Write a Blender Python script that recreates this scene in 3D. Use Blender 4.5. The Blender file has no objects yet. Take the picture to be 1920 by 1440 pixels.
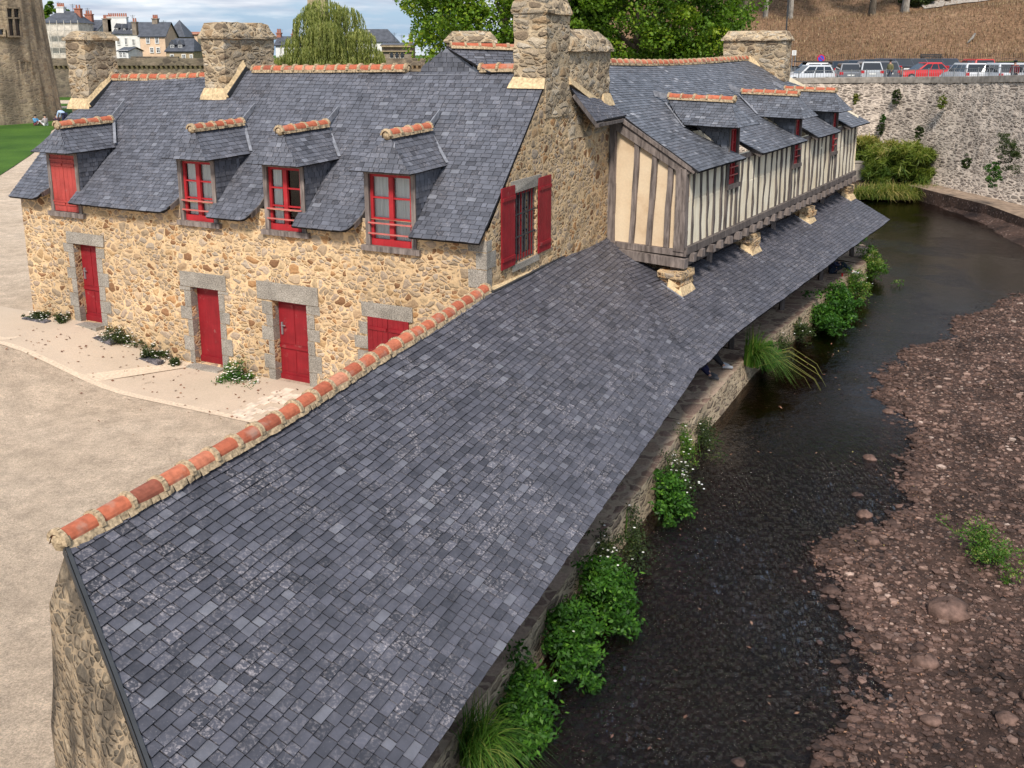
import bpy, math, random
import numpy as np
from mathutils import Vector, Matrix
random.seed(7); RN=np.random.default_rng(5)
R=math.radians
S=bpy.context.scene; COL=S.collection

# ---------------------------------------------------------------- camera, sky, sun
H=7.7; FPX=1735.0; PITCH=math.atan(375/1735.0)
cam=bpy.data.cameras.new('camera'); co=bpy.data.objects.new('camera',cam); COL.objects.link(co)
co.location=(0,0,H); co.rotation_euler=(math.pi/2-PITCH,0,0)
cam.sensor_width=36; cam.lens=FPX/1920*36; cam.shift_y=-250/1920; cam.shift_x=3/1920
cam.clip_start=.1; cam.clip_end=3000
S.camera=co
SUN=Vector((-.10,-.80,.85)).normalized()
el=math.asin(SUN.z); az=math.atan2(SUN.x,SUN.y)
W=bpy.data.worlds.new('World'); S.world=W; W.use_nodes=True
wt=W.node_tree; wn=wt.nodes; wl=wt.links; wn.clear()
out=wn.new('ShaderNodeOutputWorld'); bg=wn.new('ShaderNodeBackground'); bg.inputs[1].default_value=.086
sky=wn.new('ShaderNodeTexSky'); sky.sky_type='NISHITA'; sky.sun_disc=False
sky.sun_elevation=el; sky.sun_rotation=az; sky.dust_density=1.6; sky.ozone_density=1.2
tc=wn.new('ShaderNodeTexCoord'); mp=wn.new('ShaderNodeMapping'); mp.inputs['Scale'].default_value=(3.0,3.0,17)
mp.inputs['Location'].default_value=(.35,.1,.25)
n1=wn.new('ShaderNodeTexNoise'); n1.inputs['Scale'].default_value=1.9; n1.inputs['Detail'].default_value=8; n1.inputs['Roughness'].default_value=.55
wl.new(tc.outputs['Generated'],mp.inputs[0]); wl.new(mp.outputs[0],n1.inputs['Vector'])
cr=wn.new('ShaderNodeValToRGB'); cr.color_ramp.elements[0].position=.43; cr.color_ramp.elements[1].position=.57
wl.new(n1.outputs[0],cr.inputs[0])
n2=wn.new('ShaderNodeTexNoise'); n2.inputs['Scale'].default_value=2.6; n2.inputs['Detail'].default_value=5
mp2=wn.new('ShaderNodeMapping'); mp2.inputs['Scale'].default_value=(2.2,2.2,20); mp2.inputs['Location'].default_value=(3,1,.6)
wl.new(tc.outputs['Generated'],mp2.inputs[0]); wl.new(mp2.outputs[0],n2.inputs['Vector'])
c2=wn.new('ShaderNodeValToRGB'); c2.color_ramp.elements[0].position=.40; c2.color_ramp.elements[1].position=.60
c2.color_ramp.elements[0].color=(4.6,5.2,6.3,1); c2.color_ramp.elements[1].color=(9.6,9.8,10.,1)
wl.new(n2.outputs[0],c2.inputs[0])
mb_=wn.new('ShaderNodeMixRGB'); mb_.inputs[0].default_value=.55; mb_.inputs[2].default_value=(3.7,5.9,8.9,1)
wl.new(sky.outputs[0],mb_.inputs[1])
mx=wn.new('ShaderNodeMixRGB'); wl.new(cr.outputs[0],mx.inputs[0]); wl.new(mb_.outputs[0],mx.inputs[1]); wl.new(c2.outputs[0],mx.inputs[2])
wl.new(mx.outputs[0],bg.inputs[0]); wl.new(bg.outputs[0],out.inputs[0])
sl=bpy.data.lights.new('sun','SUN'); sl.energy=3.2; sl.angle=R(9); sl.color=(1,.93,.84)
so=bpy.data.objects.new('sun',sl); COL.objects.link(so); so.rotation_euler=SUN.to_track_quat('Z','Y').to_euler(); so.location=(-20,-20,40)
S.view_settings.view_transform='Standard'; S.view_settings.look='None'; S.view_settings.exposure=.47; S.view_settings.gamma=1
S.cycles.max_bounces=6; S.cycles.caustics_reflective=False; S.cycles.caustics_refractive=False

# ---------------------------------------------------------------- plan frames (metres)
def v2(x,y): return np.array([float(x),float(y)])
C0=v2(-.49,18.46); U=v2(.437,.8995); V=v2(-.8995,.437)          # long house: corner, depth, facade
M_=v2(2.69,25.0); D2=v2(.54,.8417); Q=v2(.8417,-.54)             # half-timbered house
G=M_+Q*2.27
R0=v2(-4.423,8.4225); DD=v2(.37194,.92825); WW=v2(.92825,-.37194) # washhouse ridge start
def house(v,u,z): p=C0+V*v+U*u; return (p[0],p[1],z)
def timb(s,q,z): p=G+D2*s+Q*q; return (p[0],p[1],z)
def shed(a,w,z): p=R0+DD*a+WW*w; return (p[0],p[1],z)

# ---------------------------------------------------------------- mesh helpers
class MB:
    def __init__(s): s.v=[];s.f=[];s.m=[];s.t=[]
    def face(s,pts,mi=0,t=.5):
        n=len(s.v); s.v+= [tuple(p) for p in pts]; s.f.append(tuple(range(n,n+len(pts)))); s.m.append(mi); s.t.append(t)
    def hexa(s,p,mi=0,t=.5):      # p: 4 bottom + 4 top
        n=len(s.v); s.v+=[tuple(q) for q in p]
        for f in ((3,2,1,0),(4,5,6,7),(0,1,5,4),(1,2,6,5),(2,3,7,6),(3,0,4,7)):
            s.f.append(tuple(n+i for i in f)); s.m.append(mi); s.t.append(t)
    def fbox(s,F,a0,a1,b0,b1,z0,z1,mi=0,t=.5,jit=0):   # box in a plan frame F(a,b,z)
        j=lambda: random.uniform(-jit,jit)
        s.hexa([F(a0+j(),b0+j(),z0),F(a1+j(),b0+j(),z0),F(a1+j(),b1+j(),z0),F(a0+j(),b1+j(),z0),
                F(a0+j(),b0+j(),z1+j()),F(a1+j(),b0+j(),z1+j()),F(a1+j(),b1+j(),z1+j()),F(a0+j(),b1+j(),z1+j())],mi,t)
    def box(s,c,d,mi=0,t=.5):
        x,y,z=c; a,b,h=d[0]/2,d[1]/2,d[2]/2
        s.hexa([(x-a,y-b,z-h),(x+a,y-b,z-h),(x+a,y+b,z-h),(x-a,y+b,z-h),(x-a,y-b,z+h),(x+a,y-b,z+h),(x+a,y+b,z+h),(x-a,y+b,z+h)],mi,t)
    def beam(s,p,q,w,h,up=(0,0,1),mi=0,t=.5):
        p=Vector(p);q=Vector(q);d=(q-p).normalized();u=Vector(up);sd=d.cross(u)
        if sd.length<1e-4: sd=d.cross(Vector((1,0,0)))
        sd.normalize();u=sd.cross(d).normalized(); a=sd*w/2;b=u*h/2
        s.hexa([p-a-b,p+a-b,p+a+b,p-a+b,q-a-b,q+a-b,q+a+b,q-a+b],mi,t)
    def tube(s,pts,rad,n=8,mi=0,t=.5,cap=True):
        rings=[]
        for i,p in enumerate(pts):
            p=Vector(p); d=Vector(pts[min(i+1,len(pts)-1)])-Vector(pts[max(i-1,0)])
            d.normalize(); a=d.cross(Vector((0,0,1)));
            if a.length<.05: a=d.cross(Vector((0,1,0)))
            a.normalize(); b=a.cross(d); r=rad[i] if hasattr(rad,'__len__') else rad
            k=len(s.v); rings.append(k)
            for j in range(n):
                g=2*math.pi*j/n; s.v.append(tuple(p+a*math.cos(g)*r+b*math.sin(g)*r))
        for i in range(len(rings)-1):
            for j in range(n):
                s.f.append((rings[i]+j,rings[i]+(j+1)%n,rings[i+1]+(j+1)%n,rings[i+1]+j)); s.m.append(mi); s.t.append(t)
        if cap:
            for k in (rings[0],rings[-1]): s.f.append(tuple(k+j for j in range(n))); s.m.append(mi); s.t.append(t)
    def lathe(s,c,prof,n=12,mi=0,t=.5):
        k0=len(s.v)
        for r,z in prof:
            for j in range(n):
                g=2*math.pi*j/n; s.v.append((c[0]+r*math.cos(g),c[1]+r*math.sin(g),c[2]+z))
        for i in range(len(prof)-1):
            for j in range(n):
                a=k0+i*n; s.f.append((a+j,a+(j+1)%n,a+n+(j+1)%n,a+n+j)); s.m.append(mi); s.t.append(t)
        s.f.append(tuple(k0+(len(prof)-1)*n+j for j in range(n))); s.m.append(mi); s.t.append(t)
    def blob(s,c,r,sq=(1,1,1),jit=.2,mi=0,t=.5,seg=7,rg=5):
        k0=len(s.v); ph=random.uniform(0,6)
        for i in range(rg+1):
            th=math.pi*i/rg
            for j in range(seg):
                g=2*math.pi*j/seg+ph; rr=r*(1+random.uniform(-jit,jit))
                s.v.append((c[0]+rr*sq[0]*math.sin(th)*math.cos(g),c[1]+rr*sq[1]*math.sin(th)*math.sin(g),c[2]+rr*sq[2]*math.cos(th)))
        for i in range(rg):
            for j in range(seg):
                s.f.append((k0+i*seg+j,k0+(i+1)*seg+j,k0+(i+1)*seg+(j+1)%seg,k0+i*seg+(j+1)%seg)); s.m.append(mi); s.t.append(t)
    def build(s,name,mats,parent=None,smooth=False,loc=None):
        if not isinstance(mats,(list,tuple)): mats=[mats]
        org=Vector((0,0,0)); P=parent
        while P is not None: org+=P.location; P=P.parent
        vs=np.array(s.v,dtype=np.float64).reshape(-1,3)
        loc_=Vector(loc) if loc is not None else None
        base=np.array(org if loc_ is None else loc_)
        me=bpy.data.meshes.new(name)
        me.from_pydata((vs-base).tolist(),[],s.f)
        for m in mats: me.materials.append(m)
        me.polygons.foreach_set('material_index',s.m)
        at=me.attributes.new('tint','FLOAT','FACE'); at.data.foreach_set('value',s.t)
        if smooth: me.polygons.foreach_set('use_smooth',[True]*len(s.f))
        me.update()
        o=bpy.data.objects.new(name,me); COL.objects.link(o)
        if parent is not None: o.parent=parent
        if loc_ is not None: o.location=loc_-org
        return o
def tag(o,label=None,cat=None,group=None,kind=None):
    if label: o['label']=label
    if cat: o['category']=cat
    if group: o['group']=group
    if kind: o['kind']=kind
    return o
def thing(name,loc,label,cat,group=None,rz=0):
    o=bpy.data.objects.new(name,None); COL.objects.link(o); o.location=loc; o.rotation_euler=(0,0,rz); o.empty_display_size=.3
    return tag(o,label,cat,group)

# ---------------------------------------------------------------- materials
class NT:
    def __init__(s,name):
        s.m=bpy.data.materials.new(name); s.m.use_nodes=True; s.t=s.m.node_tree; s.b=s.t.nodes['Principled BSDF']
        s.tc=s.n('ShaderNodeTexCoord')
    def n(s,k): return s.t.nodes.new(k)
    def l(s,a,b): s.t.links.new(a,b)
    def co(s,sc=(1,1,1),dist=0,rot=(0,0,0)):
        m=s.n('ShaderNodeMapping'); m.inputs['Scale'].default_value=sc if hasattr(sc,'__len__') else (sc,)*3; m.inputs['Rotation'].default_value=rot
        src=s.tc.outputs['Object']
        if dist:
            nz=s.noise(2.5,3); ma=s.n('ShaderNodeMixRGB'); ma.blend_type='LINEAR_LIGHT'; ma.inputs[0].default_value=dist
            s.l(src,ma.inputs[1]); s.l(nz.outputs['Color'],ma.inputs[2]); src=ma.outputs[0]
        s.l(src,m.inputs[0]); return m.outputs[0]
    def noise(s,sc,det=4,vec=None,rough=.55):
        n=s.n('ShaderNodeTexNoise'); n.inputs['Scale'].default_value=sc; n.inputs['Detail'].default_value=det; n.inputs['Roughness'].default_value=rough
        s.l(vec if vec is not None else s.tc.outputs['Object'],n.inputs['Vector']); return n
    def vor(s,vec,feat='F1',rnd=1):
        n=s.n('ShaderNodeTexVoronoi'); n.feature=feat; n.inputs['Scale'].default_value=1; n.inputs['Randomness'].default_value=rnd; s.l(vec,n.inputs['Vector']); return n
    def ramp(s,fac,st,interp='LINEAR'):
        r=s.n('ShaderNodeValToRGB'); r.color_ramp.interpolation=interp; e=r.color_ramp.elements
        while len(e)<len(st): e.new(.5)
        for i,(p,c) in enumerate(st):
            e[i].position=p; e[i].color=(c if hasattr(c,'__len__') else (c,c,c))+(1,) if (not hasattr(c,'__len__') or len(c)==3) else c
        s.l(fac,r.inputs[0]); return r.outputs[0]
    def mix(s,f,a,b,mode='MIX'):
        m=s.n('ShaderNodeMixRGB'); m.blend_type=mode
        for i,x in ((0,f),(1,a),(2,b)):
            if hasattr(x,'is_output'): s.l(x,m.inputs[i])
            else: m.inputs[i].default_value=x if i==0 else (tuple(x)+(1,) if len(x)==3 else x)
        return m.outputs[0]
    def math(s,op,a,b=0):
        m=s.n('ShaderNodeMath'); m.operation=op
        for i,x in ((0,a),(1,b)):
            if hasattr(x,'is_output'): s.l(x,m.inputs[i])
            else: m.inputs[i].default_value=x
        return m.outputs[0]
    def attr(s,n='tint'):
        a=s.n('ShaderNodeAttribute'); a.attribute_name=n; return a.outputs['Fac']
    def bump(s,h,st=.5,d=.02):
        b=s.n('ShaderNodeBump'); b.inputs['Strength'].default_value=st; b.inputs['Distance'].default_value=d; s.l(h,b.inputs['Height']); s.l(b.outputs[0],s.b.inputs['Normal'])
    def fin(s,col=None,rough=.8,spec=.3):
        if col is not None:
            if hasattr(col,'is_output'): s.l(col,s.b.inputs['Base Color'])
            else: s.b.inputs['Base Color'].default_value=tuple(col)+(1,)
        if hasattr(rough,'is_output'): s.l(rough,s.b.inputs['Roughness'])
        else: s.b.inputs['Roughness'].default_value=rough
        s.b.inputs['Specular IOR Level'].default_value=spec
        return s.m
def plain(name,col,rough=.6,var=.15,sc=6,spec=.4,bump=0,metal=0):
    k=NT(name); n=k.noise(sc,5)
    d=tuple(c*(1-var) for c in col); e=tuple(min(1,c*(1+var)) for c in col)
    c=k.ramp(n.outputs[0],[(.3,d),(.7,e)])
    if bump: k.bump(n.outputs[0],bump,.01)
    k.b.inputs['Metallic'].default_value=metal
    return k.fin(c,rough,spec)
def slate(name,lo,mid,hi,lichen=.5,rough=.5):
    k=NT(name); t=k.attr()
    c=k.ramp(t,[(0,lo),(.5,mid),(.85,tuple(x*1.35 for x in mid)),(1,hi)])
    f=k.noise(26,6,rough=.7); reg=k.noise(1.1,4); 
    a=k.ramp(f.outputs[0],[(.50,0.),(.62,1.)]); b=k.ramp(reg.outputs[0],[(.36,.1),(.60,1.)])
    sel=k.math('FRACT',k.math('MULTIPLY',t,37.7)); selr=k.ramp(sel,[(.25,.1),(.8,1.)])
    m=k.math('MULTIPLY',k.math('MULTIPLY',a,b),k.math('MULTIPLY',selr,lichen))
    c=k.mix(m,c,(.34,.305,.31))
    g=k.noise(5,6); c=k.mix(.5,c,k.ramp(g.outputs[0],[(.3,.55),(.7,1.4)]),'MULTIPLY')
    sp=k.vor(k.co(38)); spm=k.math('MULTIPLY',k.ramp(sp.outputs['Distance'],[(.10,1.),(.17,0.)]),k.ramp(k.noise(2.3,3).outputs[0],[(.45,0.),(.62,1.)]))
    c=k.mix(k.math('MULTIPLY',spm,lichen*.5),c,(.42,.40,.39))
    k.bump(k.mix(.5,f.outputs[0],g.outputs[0]),.35,.006)
    return k.fin(c,rough,.45)
def rubble(name,mortar,pal,sc,width=.06,sink=.5,bump=.7,dist=.12,dirt=None,big=.5,contrast=1.):
    """irregular stones of two sizes bedded in mortar"""
    k=NT(name); n=len(pal); fine=k.noise(22,6,rough=.65); lown=k.noise(1.3,3)
    nz=k.noise(7,3); ww=k.math('MULTIPLY',k.math('SUBTRACT',nz.outputs[0],.5),.16)
    fw=k.math('MULTIPLY',k.math('SUBTRACT',fine.outputs[0],.5),.10)
    def layer(scale,rot):
        vec=k.co(scale,dist,rot); e=k.vor(vec,'DISTANCE_TO_EDGE'); f=k.vor(vec,'F1')
        sep=k.n('ShaderNodeSeparateColor'); k.l(f.outputs['Color'],sep.inputs[0])
        stone=k.ramp(sep.outputs[0],[(i/n,p) for i,p in enumerate(pal)],'CONSTANT')
        stone=k.mix(.5,stone,k.ramp(sep.outputs[2],[(0,.72),(1,1.25)]),'MULTIPLY')
        thr=k.math('MULTIPLY',k.ramp(sep.outputs[1],[(.3,0.),(1,1.)]),sink*.12)
        # round the corners: fade with distance from the cell centre too
        rd=k.math('MULTIPLY',k.math('MAXIMUM',k.math('SUBTRACT',f.outputs['Distance'],.56),0.),.35)
        d=k.math('SUBTRACT',k.math('SUBTRACT',k.math('ADD',k.math('ADD',e.outputs['Distance'],ww),fw),thr),rd)
        return stone,k.ramp(d,[(width*.45,0.),(width*1.25,1.)]),sep,k.ramp(d,[(0,0.),(.28,1.)])
    s1,m1,p1,h1=layer(tuple(x*1.25 for x in sc),(0,0,0)); s2,m2,p2,h2=layer(tuple(x*.68 for x in sc),(0,0,.02))
    sel=k.math('MULTIPLY',m2,k.ramp(p2.outputs[1],[(1-big,0.),(1-big+.02,1.)])); inv=k.math('SUBTRACT',1.,k.ramp(p2.outputs[1],[(1-big,0.),(1-big+.02,1.)]))
    stone=k.mix(sel,s1,s2); mask=k.math('MAXIMUM',sel,k.math('MULTIPLY',m1,inv)); hh0=k.mix(sel,h1,h2)
    stone=k.mix(.75*contrast,stone,k.ramp(fine.outputs[0],[(.25,.55),(.75,1.4)]),'MULTIPLY')
    mort=k.mix(.6,mortar,k.ramp(k.noise(9,5).outputs[0],[(.3,.7),(.7,1.2)]),'MULTIPLY')
    c=k.mix(mask,mort,stone)
    lt=k.noise(.45,4); c=k.mix(.75,c,k.ramp(lt.outputs[0],[(.32,.72),(.68,1.15)]),'MULTIPLY')
    if dirt:
        dm=k.ramp(k.noise(dirt[0],5,k.co(dirt[2]) if len(dirt)>2 else None).outputs[0],[(.46,0.),(.62,1.)]); c=k.mix(k.math('MULTIPLY',dm,dirt[1]),c,(.085,.07,.055))
    hh=k.math('ADD',k.math('MULTIPLY',k.math('MULTIPLY',mask,hh0),.9),k.math('MULTIPLY',fine.outputs[0],.55)); k.bump(hh,bump,.04)
    return k.fin(c,.92,.15)
def wood(name,a,b,rough=.85):
    k=NT(name); n=k.noise(1,6,k.co((14,14,1.6),.05)); n2=k.noise(1.7,3); c=k.ramp(n.outputs[0],[(.3,a),(.68,b)])
    c=k.mix(.6,c,k.ramp(n2.outputs[0],[(.3,.6),(.7,1.3)]),'MULTIPLY'); k.bump(n.outputs[0],.5,.01); return k.fin(c,rough,.2)
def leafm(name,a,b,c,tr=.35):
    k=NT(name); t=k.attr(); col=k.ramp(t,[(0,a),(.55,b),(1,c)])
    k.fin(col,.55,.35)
    ts=k.n('ShaderNodeBsdfTranslucent'); k.l(k.mix(1,col,(1.2,1.35,.5),'MULTIPLY'),ts.inputs[0]); mxs=k.n('ShaderNodeMixShader'); mxs.inputs[0].default_value=tr
    k.l(k.b.outputs[0],mxs.inputs[1]); k.l(ts.outputs[0],mxs.inputs[2]); k.l(mxs.outputs[0],k.t.nodes['Material Output'].inputs[0]); return k.m

M={}
M['slate']=slate('slate',(.036,.036,.045),(.070,.069,.084),(.165,.165,.185),.85)
M['slate_far']=slate('slate_weathered',(.050,.053,.063),(.098,.104,.122),(.28,.28,.30),.55)
M['lead']=plain('zinc',(.22,.225,.25),.5,.35,8,.5)
M['granite']=None
k=NT('granite'); a_=k.noise(55,3); b_=k.noise(2.2,4); c_=k.mix(.7,k.ramp(a_.outputs[0],[(.35,(.15,.13,.11)),(.65,(.46,.42,.36))]),k.ramp(b_.outputs[0],[(.3,.6),(.7,1.2)]),'MULTIPLY'); k.bump(a_.outputs[0],.5,.008); M['granite']=k.fin(c_,.9,.2)
palw=[(.46,.315,.19),(.42,.31,.205),(.51,.37,.22),(.37,.28,.19),(.45,.345,.25),(.44,.245,.115),(.49,.36,.235),(.27,.145,.075),(.43,.345,.26),(.55,.40,.245),(.48,.315,.165),(.39,.29,.21)]
M['facade']=rubble('facade_rubble',(.70,.495,.285),palw,(5.4,5.4,8.2),.042,.5,.75,.12,big=.40,contrast=.85)
M['gable']=rubble('gable_rubble',(.70,.50,.29),palw,(5.3,5.3,7.6),.042,.5,.8,.12,dirt=(1.3,.12),big=.36)
M['chimney']=rubble('chimney_rubble',(.56,.43,.28),[(.44,.345,.24),(.36,.28,.195),(.50,.41,.30),(.27,.20,.135),(.42,.29,.17),(.52,.44,.34)],(3.6,3.6,8.0),.06,.35,1.2,.13,dirt=(1.6,.3),big=.6)
M['quay']=rubble('quay_rubble',(.52,.41,.28),[(.32,.24,.165),(.42,.33,.235),(.21,.16,.12),(.48,.38,.27),(.35,.265,.19)],(3.2,3.2,11),.08,.4,1.,.12,dirt=(1.2,.35))
M['flag']=rubble('quay_paving',(.40,.315,.235),[(.25,.17,.135),(.31,.225,.17),(.22,.155,.125),(.36,.27,.21)],(2.2,2.2,2.2),.05,.2,.6,.18)
M['shedend']=rubble('shed_end_rubble',(.42,.31,.20),[(.28,.22,.155),(.35,.27,.185),(.20,.16,.115),(.40,.31,.21)],(6.5,6.5,11),.05,.4,1.,.08,dirt=(2.6,.9,(1,1,.5)),big=.25,contrast=1.3)
M['retain']=rubble('retaining_rubble',(.68,.57,.47),[(.22,.18,.15),(.30,.25,.21),(.17,.135,.115),(.40,.33,.28),(.26,.215,.185),(.47,.39,.33)],(2.2,2.2,8.0),.09,.6,1.1,.06,big=.35)
M['tower']=rubble('tower_ashlar',(.42,.33,.225),[(.40,.31,.205),(.33,.255,.175),(.45,.355,.24),(.37,.27,.175),(.30,.235,.17)],(1.9,1.9,3.8),.05,.25,.6,.05,dirt=(.5,.7,(1.6,1.6,.22)))
M['rampart']=rubble('rampart_rubble',(.20,.165,.12),[(.15,.125,.095),(.20,.165,.12),(.12,.10,.08),(.24,.19,.14)],(1.2,1.2,2.4),.05,.3,.6,.1,dirt=(.4,.5,(1,1,.5)))
M['mortar']=plain('lime_mortar',(.56,.42,.25),.95,.35,14,.1,.6)
M['mortar_grey']=plain('ridge_mortar',(.40,.30,.19),.95,.5,26,.1,.9)
k=NT('plaster'); a_=k.noise(1.4,5); b_=k.noise(18,4); c_=k.ramp(a_.outputs[0],[(.25,(.60,.43,.27)),(.42,(.72,.55,.37)),(.7,(.78,.63,.44))]); c_=k.mix(.25,c_,k.ramp(b_.outputs[0],[(.3,.7),(.7,1.1)]),'MULTIPLY'); k.bump(b_.outputs[0],.2,.006); M['plaster']=k.fin(c_,.95,.1)
k=NT('plaster_river'); a_=k.noise(1.1,5); b_=k.noise(1,4,k.co((6,6,1.2))); c_=k.ramp(a_.outputs[0],[(.3,(.78,.66,.47)),(.65,(.90,.82,.65))]); c_=k.mix(.3,c_,k.ramp(b_.outputs[0],[(.35,(.62,.58,.50)),(.6,(1.,1.,1.))]),'MULTIPLY'); M['plaster2']=k.fin(c_,.95,.1)
M['timber']=wood('weathered_oak',(.09,.072,.066),(.29,.24,.215))
M['timber_dark']=wood('dark_oak',(.055,.045,.042),(.19,.16,.145))
M['red']=None
def paint(name,c):
    k=NT(name); a=k.noise(3,5); b=k.noise(1,4,k.co((30,30,1.5))); cc=k.mix(.5,k.ramp(a.outputs[0],[(.3,tuple(x*.8 for x in c)),(.7,tuple(min(1,x*1.15) for x in c))]),k.ramp(b.outputs[0],[(.3,.8),(.65,1.1)]),'MULTIPLY')
    w=k.ramp(k.noise(4,6,rough=.8).outputs[0],[(.60,0.),(.68,1.)]); cc=k.mix(k.math('MULTIPLY',w,.35),cc,(.36,.20,.17)); k.bump(b.outputs[0],.3,.005); return k.fin(cc,.55,.3)
M['red']=paint('red_paint',(.245,.012,.018)); M['redl']=paint('faded_red_paint',(.40,.06,.05)); M['redw']=paint('window_red_paint',(.40,.022,.028))
k=NT('terracotta'); t_=k.attr(); a_=k.noise(14,5); b_=k.noise(3,4)
c_=k.ramp(t_,[(0,(.22,.075,.05)),(.35,(.39,.105,.055)),(.8,(.50,.145,.075)),(1,(.55,.23,.14))]); c_=k.mix(.7,c_,k.ramp(a_.outputs[0],[(.3,.62),(.62,1.15)]),'MULTIPLY')
c_=k.mix(k.math('MULTIPLY',k.ramp(b_.outputs[0],[(.56,0.),(.7,1.)]),.5),c_,(.35,.30,.24)); k.bump(a_.outputs[0],.3,.006); M['tile']=k.fin(c_,.8,.25)
k=NT('glass'); k.b.inputs['Metallic'].default_value=0; M['glass']=k.fin((.02,.024,.03),.06,.8)
k=NT('window_glass'); gl=k.n('ShaderNodeBsdfGlossy'); gl.inputs['Roughness'].default_value=.03; tr=k.n('ShaderNodeBsdfTransparent'); tr.inputs[0].default_value=(.97,.98,.98,1); fr=k.n('ShaderNodeFresnel'); fr.inputs[0].default_value=1.5
ms=k.n('ShaderNodeMixShader'); k.l(fr.outputs[0],ms.inputs[0]); k.l(tr.outputs[0],ms.inputs[1]); k.l(gl.outputs[0],ms.inputs[2]); k.l(ms.outputs[0],k.t.nodes['Material Output'].inputs[0]); M['pane']=k.m
k=NT('curtain'); a_=k.noise(1,3,k.co((22,22,1.2))); M['curtain']=k.fin(k.ramp(a_.outputs[0],[(.3,(.74,.74,.70)),(.7,(.95,.94,.90))]),.9,.1)
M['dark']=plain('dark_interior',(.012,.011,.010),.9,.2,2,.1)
k=NT('gravel'); a_=k.noise(38,6,rough=.85); b_=k.noise(.35,5); c0=k.noise(2.4,6); v=k.vor(k.co(34)); 
c_=k.mix(.8,k.ramp(b_.outputs[0],[(.3,(.54,.42,.31)),(.55,(.61,.48,.36)),(.75,(.66,.53,.405))]),k.ramp(a_.outputs[0],[(.36,.5),(.64,1.42)]),'MULTIPLY')
c_=k.mix(.55,c_,k.ramp(c0.outputs[0],[(.35,.66),(.65,1.18)]),'MULTIPLY'); g2=k.noise(11,5,rough=.8); c_=k.mix(.6,c_,k.ramp(g2.outputs[0],[(.32,.6),(.6,1.12)]),'MULTIPLY')
c_=k.mix(k.math('MULTIPLY',k.ramp(v.outputs['Distance'],[(.05,1.),(.22,0.)]),k.ramp(c0.outputs[0],[(.45,0.),(.6,.8)])),c_,(.26,.20,.15)); k.bump(a_.outputs[0],1.,.03); M['gravel']=k.fin(c_,.95,.1)
k=NT('path_gravel'); a_=k.noise(34,6,rough=.85); b_=k.noise(.8,5); c_=k.mix(.8,k.ramp(b_.outputs[0],[(.3,(.48,.385,.29)),(.7,(.60,.475,.36))]),k.ramp(a_.outputs[0],[(.3,.55),(.7,1.35)]),'MULTIPLY'); k.bump(a_.outputs[0],.6,.012); M['apron']=k.fin(k.mix(.35,c_,(.58,.46,.355)),.95,.1)
M['sandstrip']=plain('sand_strip',(.63,.50,.375),.95,.2,20,.1,.3)
k=NT('lawn'); a_=k.noise(1,5,k.co((3,18,3),0,(0,0,.5)),.7); b_=k.noise(.25,4); c_=k.mix(.7,k.ramp(b_.outputs[0],[(.3,(.035,.085,.012)),(.7,(.075,.15,.02))]),k.ramp(a_.outputs[0],[(.3,.5),(.7,1.5)]),'MULTIPLY'); k.bump(a_.outputs[0],.8,.05); M['lawn']=k.fin(c_,.9,.15)
k=NT('dry_hill_grass'); a_=k.noise(1,6,k.co((2.2,5,1.2),.3,(0,0,.6)),.75); b_=k.noise(.12,5); c0=k.noise(9,5,rough=.8)
c_=k.ramp(b_.outputs[0],[(.3,(.15,.088,.05)),(.55,(.215,.13,.078)),(.75,(.24,.16,.10))]); c_=k.mix(.9,c_,k.ramp(a_.outputs[0],[(.34,.35),(.64,1.7)]),'MULTIPLY'); c_=k.mix(.8,c_,k.ramp(c0.outputs[0],[(.34,.4),(.66,1.6)]),'MULTIPLY'); k.bump(a_.outputs[0],1,.15); M['hill']=k.fin(c_,.95,.05)
k=NT('riverbed_soil'); a_=k.noise(7,7,rough=.75); v=k.vor(k.co((7,7,7),.15)); sp=k.n('ShaderNodeSeparateColor'); k.l(v.outputs['Color'],sp.inputs[0])
c_=k.ramp(a_.outputs[0],[(.3,(.026,.015,.011)),(.52,(.066,.038,.028)),(.78,(.17,.105,.080))]); pm=k.math('MULTIPLY',k.ramp(v.outputs['Distance'],[(.28,1.),(.42,0.)]),k.ramp(sp.outputs[0],[(.45,0.),(.55,1.)])); pc=k.ramp(sp.outputs[1],[(0,(.07,.047,.04)),(.5,(.14,.094,.077)),(1,(.27,.19,.16))])
c_=k.mix(pm,c_,pc); c_=k.mix(.9,c_,k.ramp(k.noise(.55,5,rough=.65).outputs[0],[(.36,.45),(.62,1.3)]),'MULTIPLY'); k.bump(k.math('ADD',a_.outputs[0],pm),1,.05); M['bed']=k.fin(c_,.8,.25)
k=NT('river_water'); gl=k.n('ShaderNodeBsdfGlossy'); gl.inputs['Roughness'].default_value=.04; tr=k.n('ShaderNodeBsdfTransparent'); tr.inputs[0].default_value=(.33,.245,.175,1); fr=k.n('ShaderNodeFresnel'); fr.inputs[0].default_value=1.40
w1=k.noise(1,5,k.co((6,11,5),.25,(0,0,.45)),.66); w2=k.noise(.28,3); amp=k.ramp(w2.outputs[0],[(.42,.12),(.56,1.)])
sx=k.n('ShaderNodeSeparateXYZ'); k.l(k.tc.outputs['Object'],sx.inputs[0]); near=k.n('ShaderNodeMapRange'); k.l(sx.outputs[1],near.inputs[0]); near.inputs[1].default_value=19; near.inputs[2].default_value=23; near.inputs[3].default_value=1; near.inputs[4].default_value=.12
bp=k.n('ShaderNodeBump'); bp.inputs['Distance'].default_value=.12; k.l(k.math('MULTIPLY',k.math('MAXIMUM',k.math('MULTIPLY',amp,.25),near.outputs[0]),.9),bp.inputs['Strength']); k.l(w1.outputs[0],bp.inputs['Height'])
for q in (gl,fr): k.l(bp.outputs[0],q.inputs['Normal'])
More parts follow.
